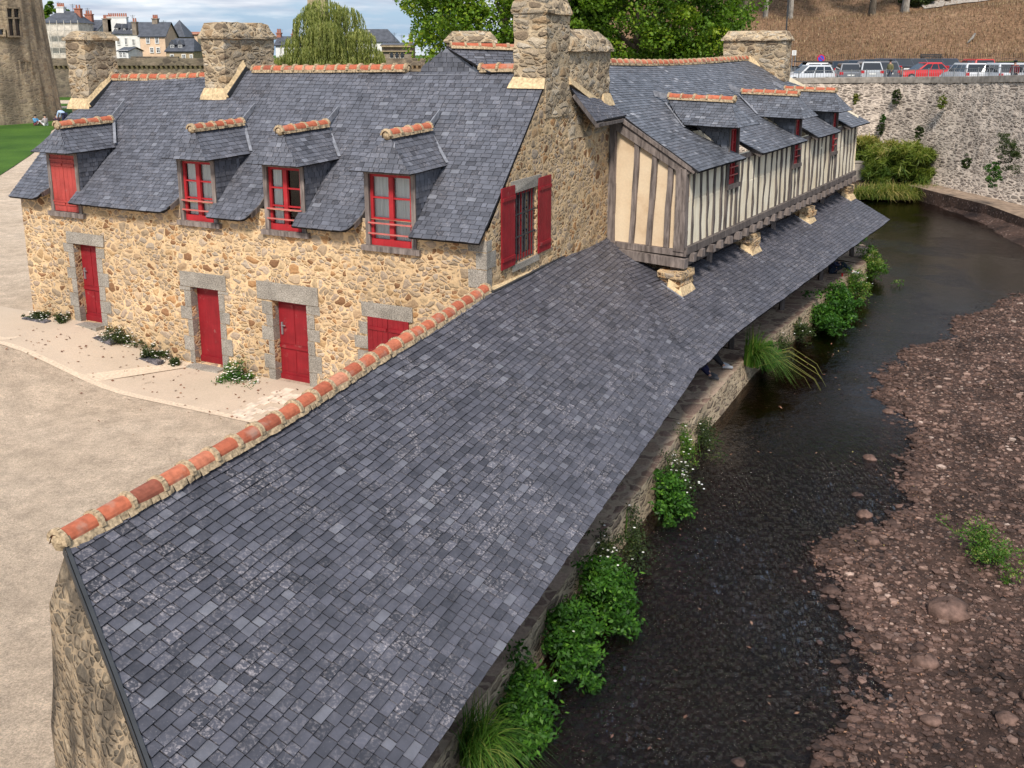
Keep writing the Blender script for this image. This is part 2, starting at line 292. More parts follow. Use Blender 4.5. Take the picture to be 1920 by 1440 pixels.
ms=k.n('ShaderNodeMixShader'); k.l(fr.outputs[0],ms.inputs[0]); k.l(tr.outputs[0],ms.inputs[1]); k.l(gl.outputs[0],ms.inputs[2]); k.l(ms.outputs[0],k.t.nodes['Material Output'].inputs[0]); M['water']=k.m
k=NT('river_stone'); t_=k.attr(); a_=k.noise(9,5); c_=k.ramp(t_,[(0,(.032,.021,.018)),(.45,(.135,.080,.062)),(.85,(.29,.19,.15)),(1,(.46,.35,.29))]); c_=k.mix(.8,c_,k.ramp(a_.outputs[0],[(.32,.5),(.68,1.35)]),'MULTIPLY'); c_=k.mix(.75,c_,k.ramp(k.noise(.55,5,rough=.65).outputs[0],[(.36,.5),(.62,1.25)]),'MULTIPLY'); k.bump(a_.outputs[0],.8,.03); M['stone']=k.fin(c_,.8,.25)
k=NT('fallen_leaf'); t_=k.attr(); M['dead']=k.fin(k.ramp(t_,[(0,(.08,.04,.025)),(.4,(.19,.09,.055)),(.75,(.30,.165,.10)),(1,(.36,.30,.10))]),.8,.2)
M['leafA']=leafm('tree_leaf',(.04,.09,.008),(.12,.225,.014),(.36,.44,.04))
M['leafW']=leafm('willow_leaf',(.09,.12,.03),(.21,.24,.06),(.42,.42,.14))
M['leafN']=leafm('nettle_leaf',(.014,.045,.008),(.045,.14,.012),(.13,.28,.03))
M['leafD']=leafm('dark_leaf',(.02,.035,.010),(.045,.07,.018),(.10,.12,.03))
M['reed']=leafm('reed_blade',(.05,.10,.012),(.17,.21,.03),(.48,.37,.14))
M['blade']=leafm('grass_blade',(.03,.08,.008),(.08,.18,.018),(.30,.30,.08))
M['petal']=plain('white_petal',(.80,.78,.72),.7,.1)
M['bark']=wood('bark',(.05,.04,.03),(.16,.13,.10))
M['barkp']=wood('pale_bark',(.10,.085,.07),(.42,.38,.33))
M['asphalt']=plain('asphalt',(.10,.10,.10),.9,.25,8,.2,.3)
M['concrete']=plain('concrete',(.34,.30,.26),.92,.35,3,.15,.4)
M['ledge']=plain('ledge_stone',(.28,.205,.15),.92,.4,2.5,.15,.5)
M['iron']=plain('dark_iron',(.035,.037,.04),.5,.2,6,.4)
M['railm']=plain('galvanised_rail',(.20,.21,.22),.5,.2,6,.4)
M['white']=plain('white_render',(.74,.73,.70),.9,.12,1.2,.1)
M['scaf']=plain('pale_netting',(.58,.53,.46),.9,.3,1.6,.1)
M['cream']=plain('cream_render',(.68,.49,.34),.9,.12,1.0,.1)
M['tan']=plain('tan_stone',(.38,.30,.19),.9,.3,2.5,.1)
M['greybrick']=plain('grey_brown_stone',(.25,.205,.16),.9,.3,1.5,.1)
M['troof']=plain('town_slate',(.075,.08,.095),.55,.3,1.5,.3)
M['brick']=plain('brick',(.36,.15,.10),.9,.2,5,.1)
M['skin']=plain('skin',(.50,.28,.20),.6,.1)
M['tyre']=plain('tyre',(.02,.02,.02),.8,.2)
M['rim']=plain('rim',(.35,.36,.38),.35,.1,3,.5,0,.6)
M['tail']=plain('tail_lamp_red',(.45,.015,.02),.25,.1,3,.6)
M['lamp']=plain('headlamp',(.6,.62,.65),.15,.1,3,.7)
def col(name,c,r=.7): 
    if name not in M: M[name]=plain(name,c,r,.12,5,.35)
    return M[name]

# ---------------------------------------------------------------- slate surfaces
def spans(poly,b):
    xs=[]
    n=len(poly)
    for i in range(n):
        (x0,y0),(x1,y1)=poly[i],poly[(i+1)%n]
        if (y0<=b<y1) or (y1<=b<y0): xs.append(x0+(x1-x0)*(b-y0)/(y1-y0))
    xs.sort(); return [(xs[i],xs[i+1]) for i in range(0,len(xs)-1,2)]
def slates(mb,F,poly,row=.115,wm=.17,under=1,lift=.013,th=.055,var=1.,seed=0,top=None):
    rs=random.Random(seed+11); b0=min(p[1] for p in poly); b1=max(p[1] for p in poly); n=max(1,round((b1-b0)/row)); row=(b1-b0)/n
    for i in range(n):
        lo=b0+i*row; hi=lo+row
        s0=spans(poly,lo+row*.02); s1=spans(poly,hi-row*.02)
        if not s0: s0=s1
        if not s1: s1=s0
        if len(s0)!=len(s1): sm=spans(poly,lo+row*.5); s0=s1=sm
        off=rs.uniform(0,wm)
        for (l0,r0),(l1,r1) in zip(s0,s1):
            # underlay
            if under:
                L=max(1,int(max(r0-l0,r1-l1)/.22)); 
                for j in range(L):
                    a=l0+(r0-l0)*j/L;b=l0+(r0-l0)*(j+1)/L;c=l1+(r1-l1)*(j+1)/L;d=l1+(r1-l1)*j/L
                    mb.face([F(a,lo,-.008),F(b,lo,-.008),F(c,hi,-.008),F(d,hi,-.008)],1,.1)
                    mb.face([F(d,hi,-th),F(c,hi,-th),F(b,lo,-th),F(a,lo,-th)],1,.1)
                    if i==0: mb.face([F(a,lo,-th),F(b,lo,-th),F(b,lo,0),F(a,lo,0)],1,.1)
                    if i==n-1: mb.face([F(d,hi,-th),F(d,hi,0),F(c,hi,0),F(c,hi,-th)],1,.1)
                mb.face([F(l0,lo,-th),F(l0,lo,0),F(l1,hi,0),F(l1,hi,-th)],1,.1); mb.face([F(r0,lo,-th),F(r1,hi,-th),F(r1,hi,0),F(r0,lo,0)],1,.1)
            x=min(l0,l1)-off; end=max(r0,r1)
            while x<end:
                w=wm*rs.uniform(.62,1.42); g=.006
                a0=max(x+g,l0); a1=min(x+w-g,r0); c0=max(x+g,l1); c1=min(x+w-g,r1); x+=w
                if a1-a0<.012 and c1-c0<.012: continue
                a1=max(a0,a1); c1=max(c0,c1)
                q=rs.random(); t=.5+rs.gauss(0,.17*var)
                if q>.98: t=.93
                elif q<.05: t=.05
                elif q>.92: t=.78
                t=min(.99,max(.01,t))
                z0=lift*rs.uniform(.75,1.35); z1=lift*rs.uniform(.75,1.35); jb=rs.uniform(-.005,.005); jc=rs.uniform(-.006,.006)
                P=[F(a0,lo+jb,z0),F(a1,lo+jb+jc,z1),F(c1,hi+.012,.001),F(c0,hi+.012,.001)]
                B=[F(a0,lo+jb,-.003),F(a1,lo+jb+jc,-.003)]
                mb.face(P,0,t); mb.face([B[0],B[1],P[1],P[0]],0,t*.5); mb.face([B[0],P[0],P[3]],0,t*.5); mb.face([P[1],B[1],P[2]],0,t*.5)
M['felt']=plain('slate_underlay',(.022,.021,.022),.95,.2,3,.1)
M['slate_house']=slate('slate_house',(.050,.051,.062),(.096,.099,.118),(.20,.205,.23),.45)
SL=[M['slate'],M['felt']]; SLH=[M['slate_house'],M['felt']]; SLF=[M['slate_far'],M['felt']]
def planeF(O,A,B):         # affine surface from 3D origin and unit axes
    O=Vector(O);A=Vector(A).normalized();B=Vector(B);B=(B-A*B.dot(A)).normalized();N=A.cross(B)
    if N.z<-.01: N=-N
    return lambda a,b,h: O+A*a+B*b+N*h

def wavy(x,y,amp,sc,ph=0): return amp*(math.sin(x*sc+ph)+math.sin(y*sc*1.3+ph*2+x*.4*sc))*.5

def ridge_tiles(parent,pts,n,r=.11,name='ridge_tile',bed=.13,seed=1):
    """half-round clay tiles set in mortar along a polyline"""
    rs=random.Random(seed); P=[Vector(p) for p in pts]; L=[0]
    for i in range(1,len(P)): L.append(L[-1]+(P[i]-P[i-1]).length)
    def at(t):
        t=t*L[-1]
        for i in range(1,len(P)):
            if t<=L[i]+1e-6: return P[i-1].lerp(P[i],(t-L[i-1])/(L[i]-L[i-1]))
        return P[-1]
    mo=MB(); tot=L[-1]
    for i in range(n):
        a=at(i/n); b=at((i+1)/n); d=(b-a).normalized(); sd=d.cross(Vector((0,0,1))).normalized(); up=sd.cross(d)
        if up.z<0: up=-up
        tl=(b-a).length; t=MB(); tt=min(1,max(0,rs.gauss(.55,.22))); m=9; dj=up*rs.uniform(-.008,.008)+sd*rs.uniform(-.008,.008)
        rings=[]
        for fr,rr in ((.02,r*.93),(.5,r*.97),(.98,r*1.0)):
            c=a.lerp(b,fr)+dj; rings.append([c+sd*math.cos(math.pi*j/m)*rr+up*(math.sin(math.pi*j/m)*rr-.01) for j in range(m+1)])
        for q in range(2):
            for j in range(m): t.face([rings[q][j],rings[q][j+1],rings[q+1][j+1],rings[q+1][j]],0,tt)
        for q in (0,2): 
            c=(rings[q][0]+rings[q][m])/2; t.face(rings[q] if q==0 else rings[q][::-1],0,tt*.6)
        t.build(name,M['tile'],parent,smooth=True)
        # mortar collar at joint and bed along both sides
        for (c,ln) in ((a,.03),(b,.03)) if i==n-1 else ((a,.03),):
            K=11; ln=.022+rs.uniform(0,.012); r0=r*1.06; R1=r*1.2
            for j in range(K):
                g0=math.pi*j/K; g1=math.pi*(j+1)/K; e0=R1*rs.uniform(.97,1.05); e1=R1*rs.uniform(.97,1.05)
                f=lambda g,e,o: c+d*o+sd*math.cos(g)*e+up*(math.sin(g)*e-.01)
                mo.face([f(g0,e0,-ln),f(g1,e1,-ln),f(g1,e1,ln),f(g0,e0,ln)]); mo.face([f(g0,r*.8,-ln*1.5),f(g1,r*.8,-ln*1.5),f(g1,e1,-ln),f(g0,e0,-ln)]); mo.face([f(g0,e0,ln),f(g1,e1,ln),f(g1,r*.8,ln*1.5),f(g0,r*.8,ln*1.5)])
        for sg in (-1,1):
            K=4
            for j in range(K):
                p=a.lerp(b,j/K);q=a.lerp(b,(j+1)/K); w0=bed+rs.uniform(-.012,.02); w1=bed+rs.uniform(-.012,.02)
                mo.face([p+sd*sg*w0-up*.07,q+sd*sg*w1-up*.07,q+sd*sg*r*.95+up*.006,p+sd*sg*r*.95+up*.006])
    # end plugs
    for c,d in ((P[0],(P[1]-P[0]).normalized()),(P[-1],(P[-2]-P[-1]).normalized())):
        mo.blob(c+d*.05-Vector((0,0,.012)),r*.9,(1,1,.95),.06,seg=11,rg=7)
    mo.build('ridge_mortar',M['mortar_grey'],parent)

# ---------------------------------------------------------------- walls with openings
def wall_holes(mb,F,a0,a1,z0,z1,holes,depth=.28,top=None,jit=.012,step=.6,mi=0):
    """vertical wall sheet F(a,b,z), b=0 outer face; holes (l,r,zb,zt); top(a)->z upper outline"""
    A=sorted(set([a0,a1]+[h[0] for h in holes]+[h[1] for h in holes])); Z=sorted(set([z0,z1]+[h[2] for h in holes]+[h[3] for h in holes]))
    def sub(L):
        o=[]
        for x,y in zip(L,L[1:]):
            n=max(1,int((y-x)/step)); o+=[x+(y-x)*i/n for i in range(n)]
        return o+[L[-1]]
    edgeA=set(A);edgeZ=set(Z); A=sub(A);Z=sub(Z); cache={}
    def P(i,j):
        if (i,j) not in cache:
            a,z=A[i],Z[j]
            zz=min(z,top(a)) if top else z
            b=0 if (a in edgeA) else random.uniform(-jit,jit)
            cache[(i,j)]=F(a,b,zz)
        return cache[(i,j)]
    for i in range(len(A)-1):
        for j in range(len(Z)-1):
            ca=(A[i]+A[i+1])/2;cz=(Z[j]+Z[j+1])/2
            if any(h[0]<ca<h[1] and h[2]<cz<h[3] for h in holes): continue
            if top and Z[j]>=max(top(A[i]),top(A[i+1])): continue
            mb.face([P(i,j),P(i+1,j),P(i+1,j+1),P(i,j+1)],mi)
    for l,r,b,t in holes:
        mb.face([F(l,0,b),F(l,0,t),F(l,depth,t),F(l,depth,b)],mi); mb.face([F(r,0,b),F(r,depth,b),F(r,depth,t),F(r,0,t)],mi)
        mb.face([F(l,0,t),F(r,0,t),F(r,depth,t),F(l,depth,t)],mi); mb.face([F(l,0,b),F(l,depth,b),F(r,depth,b),F(r,0,b)],mi)

def window(parent,F,w,z0,z1,dep=.05,rows=3,curtain=True,bars=True,sash=2,mat=None):
    """casement window in local frame F(x,y,z), y inward"""
    mat=mat or M['redw']; f=MB(); x0,x1=-w/2,w/2; t=.065; y0,y1=dep,dep+.06
    f.fbox(F,x0,x0+t,y0,y1,z0,z1); f.fbox(F,x1-t,x1,y0,y1,z0,z1); f.fbox(F,x0+t,x1-t,y0,y1,z1-t,z1); f.fbox(F,x0+t,x1-t,y0-.02,y1,z0,z0+.14)
    if sash==2: f.fbox(F,-.055,.055,y0-.012,y1,z0+.14,z1-t)
    for i in range(1,rows):
        z=z0+.14+(z1-t-z0-.14)*i/rows; f.fbox(F,x0+t,x1-t,y0+.006,y1-.006,z-.017,z+.017)
    fr=f.build('window_frame',mat,parent)
    g=MB(); g.face([F(x0+t,y1-.01,z0+.14),F(x1-t,y1-.01,z0+.14),F(x1-t,y1-.01,z1-t),F(x0+t,y1-.01,z1-t)]); g.build('glass_pane',M['pane'],parent)
    if curtain:
        c=MB(); rng=[(x0+.05,x1-.05)] if curtain is True else curtain
        for a,b in rng:
            n=22
            for i in range(n):
                p=a+(b-a)*i/n;q=a+(b-a)*(i+1)/n; yy=lambda x:y1+.03+.014*math.sin(x*55)
                c.face([F(p,yy(p),z0+.1),F(q,yy(q),z0+.1),F(q,yy(q),z1-.02),F(p,yy(p),z1-.02)])
        c.build('curtain',M['curtain'],parent)
    if bars:
        b=MB()
        for z in (z0+.27,z0+.50): b.fbox(F,x0-.02,x1+.02,y0-.10,y0-.07,z-.015,z+.015)
        b.build('safety_bar',col('faded_pink_bar',(.50,.14,.12)),parent)
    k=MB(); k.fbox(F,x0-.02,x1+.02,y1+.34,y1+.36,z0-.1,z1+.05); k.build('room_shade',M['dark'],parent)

def shutter(mb,F,x0,x1,y,z0,z1,hinge=True):
    n=max(2,round((x1-x0)/.13)); 
    for i in range(n):
        a=x0+(x1-x0)*i/n;b=x0+(x1-x0)*(i+1)/n; mb.fbox(F,a+.003,b-.003,y-.03,y,z0,z1)
    for z in (z0+.2,z1-.25): mb.fbox(F,x0+.02,x1-.02,y-.055,y-.03,z-.035,z+.035)

def dormer(parent,F,w,zs,ze,zr,hw,ye,yr0,yr1,yb,roofz,pw=.11,rows=3,closed=False,mats=SLH,name='dormer',tiles=4,finz=.2,curtain=True,seed=0,sash=2,post=None,zsill=None,tint=1.):
    post=post or M['timber']
    d=MB()
    for sg in (-1,1): d.fbox(F,sg*(w/2) if sg>0 else -w/2-pw, (w/2+pw) if sg>0 else -w/2, -.02,.12,zs,ze+.02,0,.5,.004)
    d.fbox(F,-w/2-pw,w/2+pw,-.035,.12,ze-.09,ze+.03)
    d.fbox(F,-w/2-pw-.1,w/2+pw+.1,-.07,.12,zs-.12,zs,0,.5,.006)
    D=d.build(name,post,parent)
    # slate cheeks
    cw=w/2+pw+.01
    for sg in (-1,1):
        ch=MB()
        z00=roofz(0)-.02; L=(ze-z00)
        f=lambda a,b,h,sg=sg: Vector(F(sg*(cw+h),a,z00+b))
        slates(ch,f,[(.0,0),(yb*.02,0),(yb,L+.05),(0,L+.05)],.115,.17,1,.01,.03,seed=seed+sg)
        ch.build('slate_cheek',mats,D)
    # roof: two sides, front hip
    rf=MB(); L=math.hypot(hw,zr-ze); ff=lambda t: t**1.12
    for sg in (-1,1):
        Nv=Vector(F(sg*(zr-ze),0,0))-Vector(F(0,0,0)); Nv=(Nv+Vector((0,0,hw))).normalized()
        f=lambda a,b,h,sg=sg,Nv=Nv: Vector(F(sg*hw*(1-b/L),a,ze+(zr-ze)*ff(max(0,b/L))+.02*max(0,a)))+Nv*h
        slates(rf,f,[(ye,0),(yb,0),(yr1,L),(yr0,L)],.115,.18,1,.012,.03,seed=seed+5+sg)
    Lf=math.hypot(yr0-ye,zr-ze); Nv=Vector(F(0,-(zr-ze),0))-Vector(F(0,0,0)); Nv=(Nv+Vector((0,0,yr0-ye))).normalized()
    f=lambda a,b,h: Vector(F(a,ye+(yr0-ye)*b/Lf,ze+(zr-ze)*ff(max(0,b/Lf))))+Nv*h
    slates(rf,f,[(-hw,0),(hw,0),(.02,Lf),(-.02,Lf)],.115,.18,1,.012,.03,seed=seed+9)
    # valley flashing back to the main roof
    rf.build('dormer_roof',mats,D)
    vf=MB()
    for sg in (-1,1):
        p=Vector(F(sg*hw*1.0,yb,roofz(yb)+.03)); q=Vector(F(0,yr1,roofz(yr1)+.04)); vf.beam(p-Vector((0,0,.02)),q-Vector((0,0,.02)),.07,.012,(0,0,1))
    vf.build('valley_flashing',M['lead'],D)
    ridge_tiles(D,[F(0,yr0-.08,zr+.03),F(0,yr1-.12,zr+.07)],tiles,.115,bed=.125,seed=seed)
    fz=MB(); a=Vector(F(0,yr1-.1,zr+.02)); b=Vector(F(0,yr1+.32,zr+finz+.05)); fz.face([a,Vector(F(0.012,yr1-.1,zr+.02)),Vector(F(.012,yr1-.1,zr+.15)),a+Vector((0,0,.13))]); fz.hexa([F(-.012,yr1-.12,zr),F(.012,yr1-.12,zr),F(.012,yr1+.35,roofz(yr1+.35)-.02),F(-.012,yr1+.35,roofz(yr1+.35)-.02),F(-.012,yr1-.12,zr+.13),F(.012,yr1-.12,zr+.13),F(.012,yr1+.42,roofz(yr1+.42)+.12),F(-.012,yr1+.42,roofz(yr1+.42)+.12)])
    fz.build('ridge_flashing',M['lead'],D)
    if closed:
        s=MB(); shutter(s,F,-w/2+.01,-.005,.03,zs+.02,ze-.1); shutter(s,F,.005,w/2-.01,.03,zs+.02,ze-.1)
        for z in (ze-.22,zs+.28): s.fbox(F,-w/2+.02,w/2-.02,-.04,-.025,z-.02,z+.02)
        s.build('shutter',M['redl'],D)
    else: window(D,F,w,zs,ze-.09,rows=rows,curtain=curtain,sash=sash)
    return D

def chimney(parent,F,a0,a1,b0,b1,z0,z1,zc,inset=.12,name='chimney',mat=None,skirt=None,over=.06,taper=0):
    mat=mat or M['chimney']; c=MB(); rs=random
    na=max(2,int((a1-a0)/.28)); nb=max(2,int((b1-b0)/.28)); nz=max(3,int((z1-z0)/.26))
    def ring(z,o,j):
        P=[]
        for i in range(na): P.append((a0-o+(a1-a0+2*o)*i/na,b0-o))
        for i in range(nb): P.append((a1+o,b0-o+(b1-b0+2*o)*i/nb))
        for i in range(na): P.append((a1+o-(a1-a0+2*o)*i/na,b1+o))
        for i in range(nb): P.append((a0-o,b1+o-(b1-b0+2*o)*i/nb))
        return [Vector(F(a+rs.uniform(-j,j),b+rs.uniform(-j,j),z+rs.uniform(-j,j)*.8)) for a,b in P]
    rings=[ring(z0+(z1-z0)*i/nz,-taper*i/nz,.022) for i in range(nz+1)]
    rings.append(ring(z1+.01,over-taper,.02)); rings.append(ring(z1+.07,over-taper,.02)); rings.append(ring(z1+(zc-z1)*.55,-.01,.03)); rings.append(ring(zc,-inset,.04))
    for r0,r1 in zip(rings,rings[1:]):
        n=len(r0)
        for i in range(n): c.face([r0[i],r0[(i+1)%n],r1[(i+1)%n],r1[i]])
    top=rings[-1]; cen=sum(top,Vector())/len(top)+Vector((0,0,.02))
    for i in range(len(top)): c.face([top[i],top[(i+1)%len(top)],cen])
    return c.build(name,mat,parent)

# ================================================================ GROUND AND RIVER
def gz(x,y):      # courtyard level: rises to the far left end of the house
    p=v2(x,y)-C0; v=p@V; t=min(1,max(0,(v-8)/4.5)); t=t*t*(3-2*t)
    far=min(1,max(0,(y-40)/30)); return .62*t+.3*far+wavy(x,y,.02,.8)
def grid(name,xs,ys,zf,mat,keep=None,kind='structure'):
    mb=MB(); nx,ny=len(xs),len(ys); vs=[[(x,y,zf(x,y)) for x in xs] for y in ys]
    mb.v=[p for r in vs for p in r]
    for j in range(ny-1):
        for i in range(nx-1):
            if keep and not keep((xs[i]+xs[i+1])/2,(ys[j]+ys[j+1])/2): continue
            a=j*nx+i; mb.f.append((a,a+1,a+nx+1,a+nx)); mb.m.append(0); mb.t.append(.5)
    o=mb.build(name,mat,None,True); return tag(o,kind=kind)
def lin(a,b,n): return [a+(b-a)*i/n for i in range(n+1)]
def courtkeep(x,y):
    p=v2(x,y)-R0; w=p@WW
    return w<.9 and y<140
grid('courtyard',lin(-95,6,101),lin(-6,140,120),gz,M['gravel'],courtkeep)
grid('ground',lin(-900,900,30),lin(-60,1500,40),lambda x,y:-2.4 if (y<85 and x>-20) else (.3 if y>150 else -2.4),M['lawn'])
# lawn left of the path, and strips beyond
lw=MB(); bd=[(-24,35),(-26.5,44),(-29,52.3),(-31.5,60),(-35,70),(-39.5,80),(-44,92),(-49,104)]
for (a,b) in zip(bd,bd[1:]):
    for i in range(6):
        x0=(a[0]-(i*i)*1.6,a[1]);x1=(b[0]-(i*i)*1.6,b[1]);y0=(a[0]-((i+1)**2)*1.6,a[1]);y1=(b[0]-((i+1)**2)*1.6,b[1])
        lw.face([(p[0],p[1],gz(*p)+.03) for p in (x0,x1,y1,y0)])
tag(lw.build('lawn',M['lawn']),kind='structure')
lw=MB(); 
for (ya,yb) in ((104,112),(117,122),(131,142)):
    lw.face([(-80,ya,gz(-80,ya)+.04),(-20,ya,gz(-20,ya)+.04),(-20,yb,gz(-20,yb)+.04),(-80,yb,gz(-80,yb)+.04)])
tag(lw.build('far_lawn',M['lawn']),kind='structure')
# apron strips in front of the house
ap=MB()
for i in range(30):
    v0=-.5+i*.55; v1=v0+.55
    for (u0,u1) in ((-2.1,-1.4),(-1.4,-.7),(-.7,0.0)):
        P=[C0+V*v0+U*u0,C0+V*v1+U*u0,C0+V*v1+U*u1,C0+V*v0+U*u1]; ap.face([(p[0],p[1],gz(*p)+.012) for p in P])
tag(ap.build('apron_path',M['apron']),kind='structure')
ap=MB()
for i in range(30):
    v0=-.5+i*.55; v1=v0+.55; P=[C0+V*v0-U*2.28,C0+V*v1-U*2.28,C0+V*v1-U*2.1,C0+V*v0-U*2.1]; ap.face([(p[0],p[1],gz(*p)+.014) for p in P])
for v in (8.2,11.6):
    P=[C0+V*(v+1.)-U*2.1,C0+V*(v+1.5)-U*2.1,C0+V*(v+.3)-U*.0,C0+V*(v-.15)-U*.0]; ap.face([(p[0],p[1],gz(*p)+.017) for p in P])
tag(ap.build('gutter_strip',M['sandstrip']),kind='structure')
pv=MB()
for i in range(5):
    for j in range(9):
        v=3.75+i*.27+(j%2)*.12; u=-.35-j*.21
        if random.random()<.09*i: continue
        P=[C0+V*v+U*u,C0+V*(v+.255)+U*u,C0+V*(v+.255)+U*(u-.195),C0+V*v+U*(u-.195)]
        pv.hexa([(p[0],p[1],gz(*p)-.02) for p in P]+[(p[0],p[1],gz(*p)+.02+random.uniform(0,.004)) for p in P],0,random.random())
tag(pv.build('paving_slabs',plain('paving_stone',(.66,.54,.43),.9,.3,6,.1)),kind='structure')
# river bed and bank
SH=[(3.6,-6),(3.7,4),(4.0,9),(4.1,10.5),(4.7,11.3),(5.0,11.9),(5.6,13.5),(5.5,15.1),(5.7,15.8),(6.7,16.6),(8.0,17.4),(8.4,18.4),(9.3,19.7),(9.8,21.5),(10,24),(12.1,27.7),(13.9,28.8),(15.8,31.3),(20.3,35.3),(23.4,40),(24.6,43.3),(25.7,49.1),(26.0,52.7),(26.1,56),(26.2,60),(26.2,80)]
def xs_(y): return float(np.interp(y,[p[1] for p in SH],[p[0] for p in SH]))
WZ=-1.55
def n2d(x,y): return math.sin(x*1.7+y*.6)*.5+math.sin(y*2.3-x*.9+1)*.3+math.sin(x*4.1+y*3.3)*.2
def bedz(x,y):
    d=(x-xs_(y))+(.45*n2d(x,y)+.22*n2d(x*3.1,y*3.3+2)+.12*n2d(x*7,y*6.3))*(1 if y<36 else .4); 
    if d<0: return WZ+max(-.42,d*.075)-.02
    return WZ+min(.55,d*(.062 if y<38 else .062+min(1,(y-38)/4)*.28))+.03*n2d(x*2.3,y*2.1)
grid('riverbed',lin(-6,38,220),lin(-6,74,320),bedz,M['bed'])
def water():
    ny,nx=420,430; ys=5*np.exp(np.linspace(0,math.log(16.4),ny)); ys=np.concatenate([[-8.],ys]); xs=np.concatenate([[-30.],np.linspace(-4,9.5,nx-90),np.linspace(9.7,46,90)])
    X,Y=np.meshgrid(xs,ys); rg=np.random.default_rng(3); Z=np.zeros_like(X); wx=X+.4*np.sin(Y*2.1+X)+.16*np.sin(Y*6.3-X*3)+.05*np.sin(Y*17+X*9); wy=Y+.4*np.sin(X*1.9-Y*.7)+.16*np.sin(X*5.7+Y*2)+.05*np.sin(X*15-Y*11)
    for i in range(44):
        th=rg.normal(1.95,1.1); L=rg.uniform(.10,.46); kx,ky=math.cos(th)*6.283/L,math.sin(th)*6.283/L; p=np.sin(wx*kx+wy*ky+rg.uniform(0,6.3)); mod=.5+.5*np.sin(X*rg.uniform(-1.5,1.5)+Y*rg.uniform(-1.2,1.2)+rg.uniform(0,6)); Z+=(1-np.abs(p)*1.6)*L*.024*mod
    patch=.55+.45*np.sin(X*.9+1)*np.sin(Y*.55+.6*X); amp=np.interp(Y,[5,18.5,20.5,24,30,80],[1.,1.,.28,.13,.10,.06])*patch
    near=np.clip((X-np.interp(Y,[p[1] for p in QE[:16]],[p[0] for p in QE[:16]]))/1.6,0.15,1); Z=WZ+Z*amp*near
    n=X.size; me=bpy.data.meshes.new('river_water'); co_=np.stack([X,Y,Z],2).reshape(-1,3); me.vertices.add(n); me.vertices.foreach_set('co',co_.ravel())
    a=(np.arange(X.shape[0]-1)[:,None]*X.shape[1]+np.arange(X.shape[1]-1)[None,:]).ravel(); q=np.stack([a,a+1,a+X.shape[1]+1,a+X.shape[1]],1); me.loops.add(q.size); me.loops.foreach_set('vertex_index',q.ravel()); me.polygons.add(len(q)); me.polygons.foreach_set('loop_start',np.arange(len(q))*4); me.polygons.foreach_set('use_smooth',[True]*len(q)); me.update(calc_edges=True); me.validate()
    me.materials.append(M['water']); o=bpy.data.objects.new('river_water',me); COL.objects.link(o); tag(o,kind='structure')

# quay: stone landing under the washhouse with a wall into the water
QE=[(-5.4,-4.5),(-3.6,2.0),(-2.1,6.9),(-.73,10.3),(-.01,11.82),(1.2,14.5),(2.76,17.45),(4.22,20.61),(5.33,22.54),(7.05,25.78),(9.65,29.69),(11.92,33.24),(14.58,37.19),(15.54,38.71),(16.05,40.0),(16.0,41.6),(15.2,43.0),(13.8,43.6)]
QZ=-.9
quay=thing('stone_quay',(2.76,17.45,WZ),'long low stone quay running under the slate washhouse roof along the river','quay')
qt=MB(); qw=MB()
for a,b in zip(QE,QE[1:]):
    n=6
    for i in range(n):
        p=(a[0]+(b[0]-a[0])*i/n,a[1]+(b[1]-a[1])*i/n); q=(a[0]+(b[0]-a[0])*(i+1)/n,a[1]+(b[1]-a[1])*(i+1)/n)
        dx,dy=q[0]-p[0],q[1]-p[1]; L=math.hypot(dx,dy); nx,ny=-dy/L,dx/L
        qt.face([(p[0],p[1],QZ),(q[0],q[1],QZ),(q[0]+nx*6.,q[1]+ny*6.-0.,QZ),(p[0]+nx*6.,p[1]+ny*6.,QZ)] if a[1]<36 else [(p[0],p[1],QZ),(q[0],q[1],QZ),(11.5,40.5,QZ)])
        bt=.16; 
        if i==0: jp=random.uniform(-.03,.03)
        for z0,z1,o0,o1 in ((QZ+.004,QZ-.35,.0,.06),(QZ-.35,-2.1,.06,.22)):
            qw.face([(p[0]-nx*o0,p[1]-ny*o0,z0),(p[0]-nx*o1,p[1]-ny*o1,z1),(q[0]-nx*o1,q[1]-ny*o1,z1),(q[0]-nx*o0,q[1]-ny*o0,z0)])
qt.build('quay_paving',M['flag'],quay); qw.build('quay_wall',M['quay'],quay)

water()
# ================================================================ WASHHOUSE (open shed)
SHD=thing('slate_washhouse',(R0[0],R0[1],0),'long low open washhouse with a big slate roof and clay tiled ridge in the foreground','washhouse')
def zA(p): return 2.85-.6*((p-R0)@WW)
def zB(p): return 1.47-.5*((p-G)@Q)
def zs(p):
    a,b=zA(p),zB(p); k=.22; h=max(k-abs(a-b),0)/k; return max(a,b)+h*h*k*.25
def crz(x,y): return wavy(x,y,.018,1.1,.7)+wavy(x,y,.008,3.1,2)
NA=Vector((WW[0]*.6,WW[1]*.6,1)).normalized(); NB=Vector((Q[0]*.5,Q[1]*.5,1)).normalized()
SA=math.sqrt(1+.36); SB=math.sqrt(1.25)
we=lambda a: 3.47+.022*a
def FA(a,b,h):
    w=we(a)*(1-b/4.2); p=R0+DD*a+WW*w; return Vector((p[0],p[1],zs(p)+crz(*p)))+NA*h
def FB(a,b,h):
    t=min(1,max(0,(-.4-a)/3.0)); q=1.62-b/SB+.17*t*t*(3-2*t)*(1-min(1,b/2.4)); p=G+D2*a+Q*q; return Vector((p[0],p[1],zs(p)+crz(*p)))+NB*h
def Acoord(s,q):
    p=G+D2*s+Q*q-R0; a=p@DD; w=p@WW; return (a,4.2*(1-w/we(a)))
vr=lambda w,a: (a,4.2*(1-w/we(a)))
